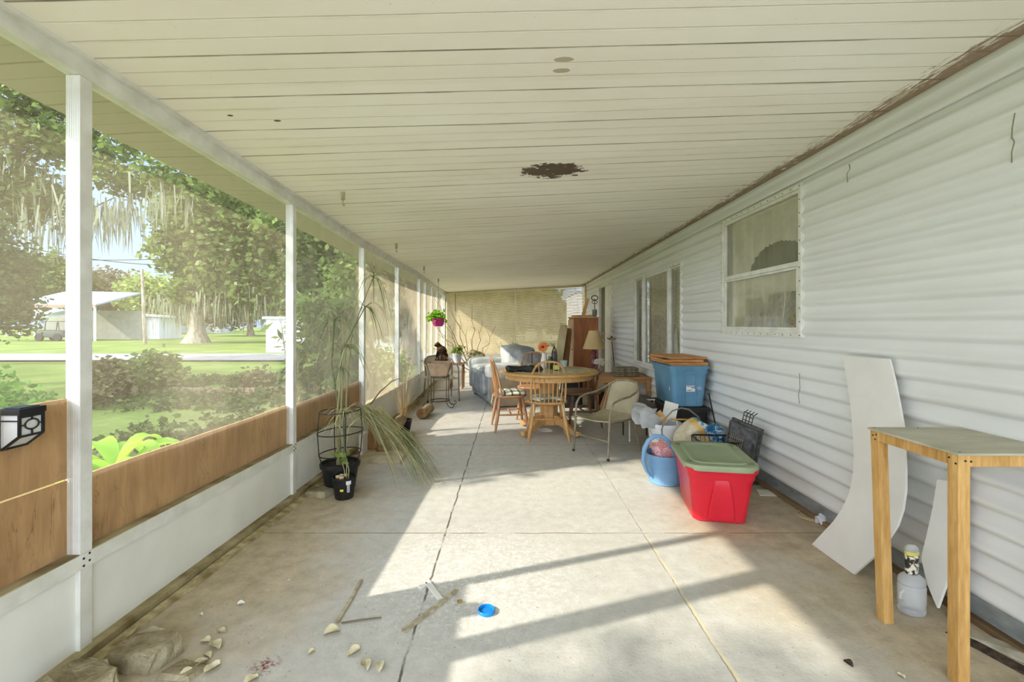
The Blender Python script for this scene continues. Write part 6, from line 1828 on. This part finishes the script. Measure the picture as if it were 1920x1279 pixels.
tag(link('crumpled_tissue', crumple(pillow((0,0,0),(.07,.06,.05),.9,.3,3,None,22,14), .02, 40, 2), M('tissue', rgb(224,222,228), scale=20), smooth=60, loc=FL(1545,985)+Vector((0,.02,.027))), 'small crumpled tissue at the edge of the curved wallboard', 'tissue')
tag(link('floor_scrap', MB().loft([[Vector((-.10,.10,.001)),Vector((-.02,.14,.001)),Vector((.10,-.10,.001)),Vector((.04,-.14,.001))],[Vector((-.10,.10,.012)),Vector((-.02,.14,.007)),Vector((.10,-.10,.02)),Vector((.04,-.14,.010))]]), M('lifted skirting', rgb(190,184,164), rgb(150,142,120), scale=14), smooth=0, loc=FL(1880,1225)+Vector((.03,0,0))), 'lifted strip of pale skirting on the floor behind the stand leg', 'scrap')
tag(link('dark_rubble', MB().loft([[Vector((-.05,.12,.001)),Vector((.0,.13,.001)),Vector((.08,-.14,.001)),Vector((.03,-.15,.001))],[Vector((-.04,.11,.008)),Vector((.0,.12,.010)),Vector((.07,-.13,.012)),Vector((.035,-.14,.007))]]), M('dark rubble', rgb(84,72,56), rgb(44,36,28), rough=1, scale=40, bump=.8), smooth=0, loc=FL(1850,1225)), 'dark crumbled gap beside the lifted skirting', 'rubble')
tag(link('dark_rubble', MB().loft([[Vector((-.16,-.02,.001)),Vector((.16,-.03,.001)),Vector((.18,.05,.001)),Vector((-.14,.04,.001))],[Vector((-.14,-.01,.010)),Vector((.15,-.02,.012)),Vector((.16,.04,.009)),Vector((-.12,.03,.008))]]), M('brown litter', rgb(96,84,64), rgb(54,46,34), rough=1, scale=40, bump=.8), smooth=0, loc=FL(1425,908)), 'brown leaf litter at the foot of the dark folded crate', 'litter')
# hairline wires hanging on the siding
for k, pts in enumerate((((1903,212),(1898,240),(1897,258),(1902,266),(1897,285),(1897,305)), ((1592,308),(1594,316),(1588,326),(1589,342)), ((1499,700),(1500,728),(1497,740),(1499,757)))):
    q = []
    for x_, y_ in pts:
        t_ = (XW-.030)/(x_-960); q.append(Vector((XW-.030, F*t_, EYE-(y_-HZ)*t_)))
    tag(link('loose_wire', MB().tube(q, .0022, 5), M('wire insulation %d' % k, rgb(130,126,104), scale=9)), ['thin kinked wire hanging highest on the siding','short curled wire on the siding above the near window','thin wire on the siding between the near window and wallboard'][k], 'wire')

# ------------------------------------------------------------------ foreground left and floor litter
def rubble(name, lb, cat, pts, h, loc, seed):
    mb = MB(); rnd = random.Random(seed); lps = []
    for z_, k in ((0.001,1),(h*.5,.98),(h*.92,.93),(h,.86)):
        lps.append([Vector((x_*k+rnd.uniform(-.006,.006), y_*k+rnd.uniform(-.006,.006), z_+(rnd.uniform(-.010,.010) if z_ > .01 else 0))) for x_, y_ in pts])
    return tag(link(name, mb.loft(lps), mt['block'], smooth=0, loc=loc), lb, cat)
def dense(pts, n=4):
    out = []
    for (a, b) in zip(pts, pts[1:]+pts[:1]):
        for i in range(n): out.append((a[0]+(b[0]-a[0])*i/n, a[1]+(b[1]-a[1])*i/n))
    return out
rubble('concrete_block', 'broken concrete block in the bottom corner, nearest the viewer', 'block', dense([(-.13,-.10),(.11,-.10),(.11,-.03),(.02,.03),(-.12,.05)]), .085, Vector((-1.47,1.60,0)), 2)
rubble('concrete_block', 'broken concrete chunk with a hollowed face behind the corner block', 'block', dense([(-.08,-.09),(.09,-.10),(.13,.02),(.04,.07),(-.09,.08)]), .07, Vector((-1.42,1.76,0)), 3)
tag(link('concrete_flake', MB().loft([[Vector((-.07,-.04,.001)),Vector((.06,-.05,.001)),Vector((.09,.03,.001)),Vector((-.03,.05,.001))],[Vector((-.06,-.03,.02)),Vector((.05,-.04,.014)),Vector((.07,.02,.012)),Vector((-.03,.04,.02))]]), mt['block'], smooth=0, loc=(-1.22,1.68,0)), 'flat broken concrete flake right of the corner blocks', 'block')

# lantern on the plywood
r = thing('wall_lantern', 'small dark solar lantern with frosted panes fixed on the plywood', 'lantern', (-1.695, 1.535, 1.003), 0)
blk_ = M('lantern frame', rgb(40,42,42), rgb(28,30,30), rough=.35, scale=9); frost = M('frosted pane', rgb(226,226,222), rgb(206,206,200), rough=.35, scale=6)
w_ = .075; x0_, x1_ = .0, .068; zt_, zm_, zb_ = 0, -.088, -.130
prof = [(x0_,zt_),(x1_,zt_),(x1_,zm_),(x0_+.012,zb_),(x0_,zb_)]
link('glow_box', MB().loft([[Vector((x_*.96,-w_/2+.003,z_*.97-.002)) for x_, z_ in prof],[Vector((x_*.96,w_/2-.003,z_*.97-.002)) for x_, z_ in prof]]), frost, r, smooth=0)
mb = MB()
for sy in (-1,1):
    y_ = sy*w_/2
    for (a, b) in zip(prof, prof[1:]+prof[:1]): mb.bar((a[0],y_,a[1]),(b[0],y_,b[1]),.006,.008)
    mb.bar((0,y_,-.036),(x1_,y_,-.036),.004,.004)
for (x_, z_) in prof: mb.bar((x_,-w_/2,z_),(x_,w_/2,z_),.007,.007)
mb.box((x1_/2,0,-.006),(x1_+.012,w_+.012,.020)); mb.box((x1_+.001,0,-.018),(.005,w_,.018))
mb.tube([(x1_+.002, .022*math.cos(a_), -.052+.017*math.sin(a_)) for a_ in [2*math.pi*i/24 for i in range(24)]], .0028, 5, closed=True)
mb.bar((x1_+.002,0,-.026),(x1_+.002,0,-.036),.004,.004); mb.bar((x1_+.002,0,-.068),(x1_+.002,0,-.086),.004,.004)
mb.bar((x1_+.002,-.036,-.052),(x1_+.002,-.022,-.052),.004,.004); mb.bar((x1_+.002,.022,-.052),(x1_+.002,.036,-.052),.004,.004)
link('frame', mb, blk_, r, smooth=0)
link('solar_cell', MB().box((x1_/2,0,.005),(x1_-.01,w_-.012,.004)), M('solar cell', rgb(36,58,74), rough=.15, scale=20), r, smooth=0)

# blue cap
r = thing('plastic_disc', 'round bright blue plastic cap lying upturned on the floor', 'cap', FL(912,1148), 0)
link('body', MB().lathe([(.034,0),(.037,.002),(.038,.014),(.036,.016),(.033,.014),(.032,.004)], n=36), M('bright blue plastic', rgb(30,136,206), rgb(20,118,190), rough=.35, scale=4), r)
# sticks and slats
def stick(a, b, w, th, lb, m, bend=0, z=.006):
    A, B_ = FL(a[0],a[1],z), FL(b[0],b[1],z); o_ = (A+B_)/2; o_.z = 0
    mid_ = (A+B_)/2 + Vector((bend, bend, 0))
    mb = MB(); mb.bar(A-o_, mid_-o_, w, th); mb.bar(mid_-o_, B_-o_, w*.9, th)
    return tag(link('wood_splinter', mb, m, smooth=0, loc=o_), lb, 'stick')
grey = M('weathered splinter', rgb(188,178,150), rgb(140,130,104), rough=.9, scale=30)
stick((632,1166),(678,1086),.014,.008,'weathered splinter on the floor left of the sunny patch',grey,.004)
stick((756,1184),(856,1107),.022,.010,'long forked splinter across the floor joint',grey,.006)
stick((800,1090),(826,1124),.026,.010,'short white stick end in the sunny patch above the joint',mt['plaster'],0)
stick((786,1102),(800,1094),.018,.010,'tiny white stub beside the short white stick',mt['plaster'],0)
stick((640,1168),(715,1158),.006,.004,'thin dark twig lying by the left splinter',M('dark twig', rgb(120,108,84), scale=20),.003)
stick((858,1129),(866,1127),.014,.012,'small brown chip just left of the blue cap',M('brown chip', rgb(150,124,80), scale=20),0)
# curled dry leaves and paint flakes
rnd = random.Random(33)
lf = M('dry leaf', rgb(220,214,184), rgb(182,170,132), rough=.8, scale=20)
LV = [((622,1188),.040,'largest curled pale leaf below the left splinter'),((663,1226),.034,'curled pale leaf left of the joint, above the pair'),((686,1250),.036,'left one of the two curled leaves beside the joint'),((712,1253),.030,'right one of the two curled leaves beside the joint'),((583,1225),.018,'tiny pale leaf near the left bottom of the floor'),
 ((404,1213),.040,'tall folded tan leaf of the heap near the knee wall'),((389,1232),.026,'small folded leaf in the middle of the leaf heap'),((376,1247),.036,'broad leaf low in the leaf heap'),((398,1256),.034,'long leaf at the right of the leaf heap'),((353,1268),.036,'flat leaf at the bottom of the leaf heap'),((385,1205),.026,'pale leaf scrap at the top of the leaf heap'),((415,1186),.026,'narrow leaf standing above the leaf heap'),
 ((452,1134),.020,'crumpled white paint flake near the middle left'),((377,1154),.012,'tiny flake close to the knee wall'),((541,1090),.010,'tiny white flake beside the crack'),((471,1278),.03,'pale leaf cut by the bottom edge of the view'),((1590,1246),.022,'dark dried beetle-like bit near the wooden stand'),((1690,1270),.016,'small pale chip near the stand leg')]
for k, ((px, py), s_, lb) in enumerate(LV):
    a0 = rnd.random()*6.28; lps = []
    for i in range(7):
        t_ = i/6; w_ = s_*.55*math.sin(math.pi*min(.97, .06+t_*.9))**.8
        c_ = Vector((math.cos(a0), math.sin(a0), 0))*s_*(t_-.5)*1.6; sd = Vector((-math.sin(a0), math.cos(a0), 0))
        cu = s_*.45*math.sin(t_*3+k)
        lps.append([c_-sd*w_+Vector((0,0,.004+abs(cu)*.9+w_*.4)), c_+Vector((0,0,.003+abs(cu)*.3)), c_+sd*w_+Vector((0,0,.004+w_*.7))])
    th = [[p_-Vector((0,0,.0025)) for p_ in l] for l in lps]
    mb = MB(); mb.loft(lps, False, False, close=False); mb.loft([l[::-1] for l in th], False, False, close=False)
    ml = lf if k not in (12,13,14) else mt['plaster']
    if k == 16: ml = mt['soil']
    tag(link('dry_leaf' if k < 12 or k == 15 else 'paint_flake' if k in (12,13,14,17) else 'dead_beetle', mb, ml, smooth=50, loc=FL(px, py)), lb, 'leaf' if k < 12 or k == 15 else 'debris')
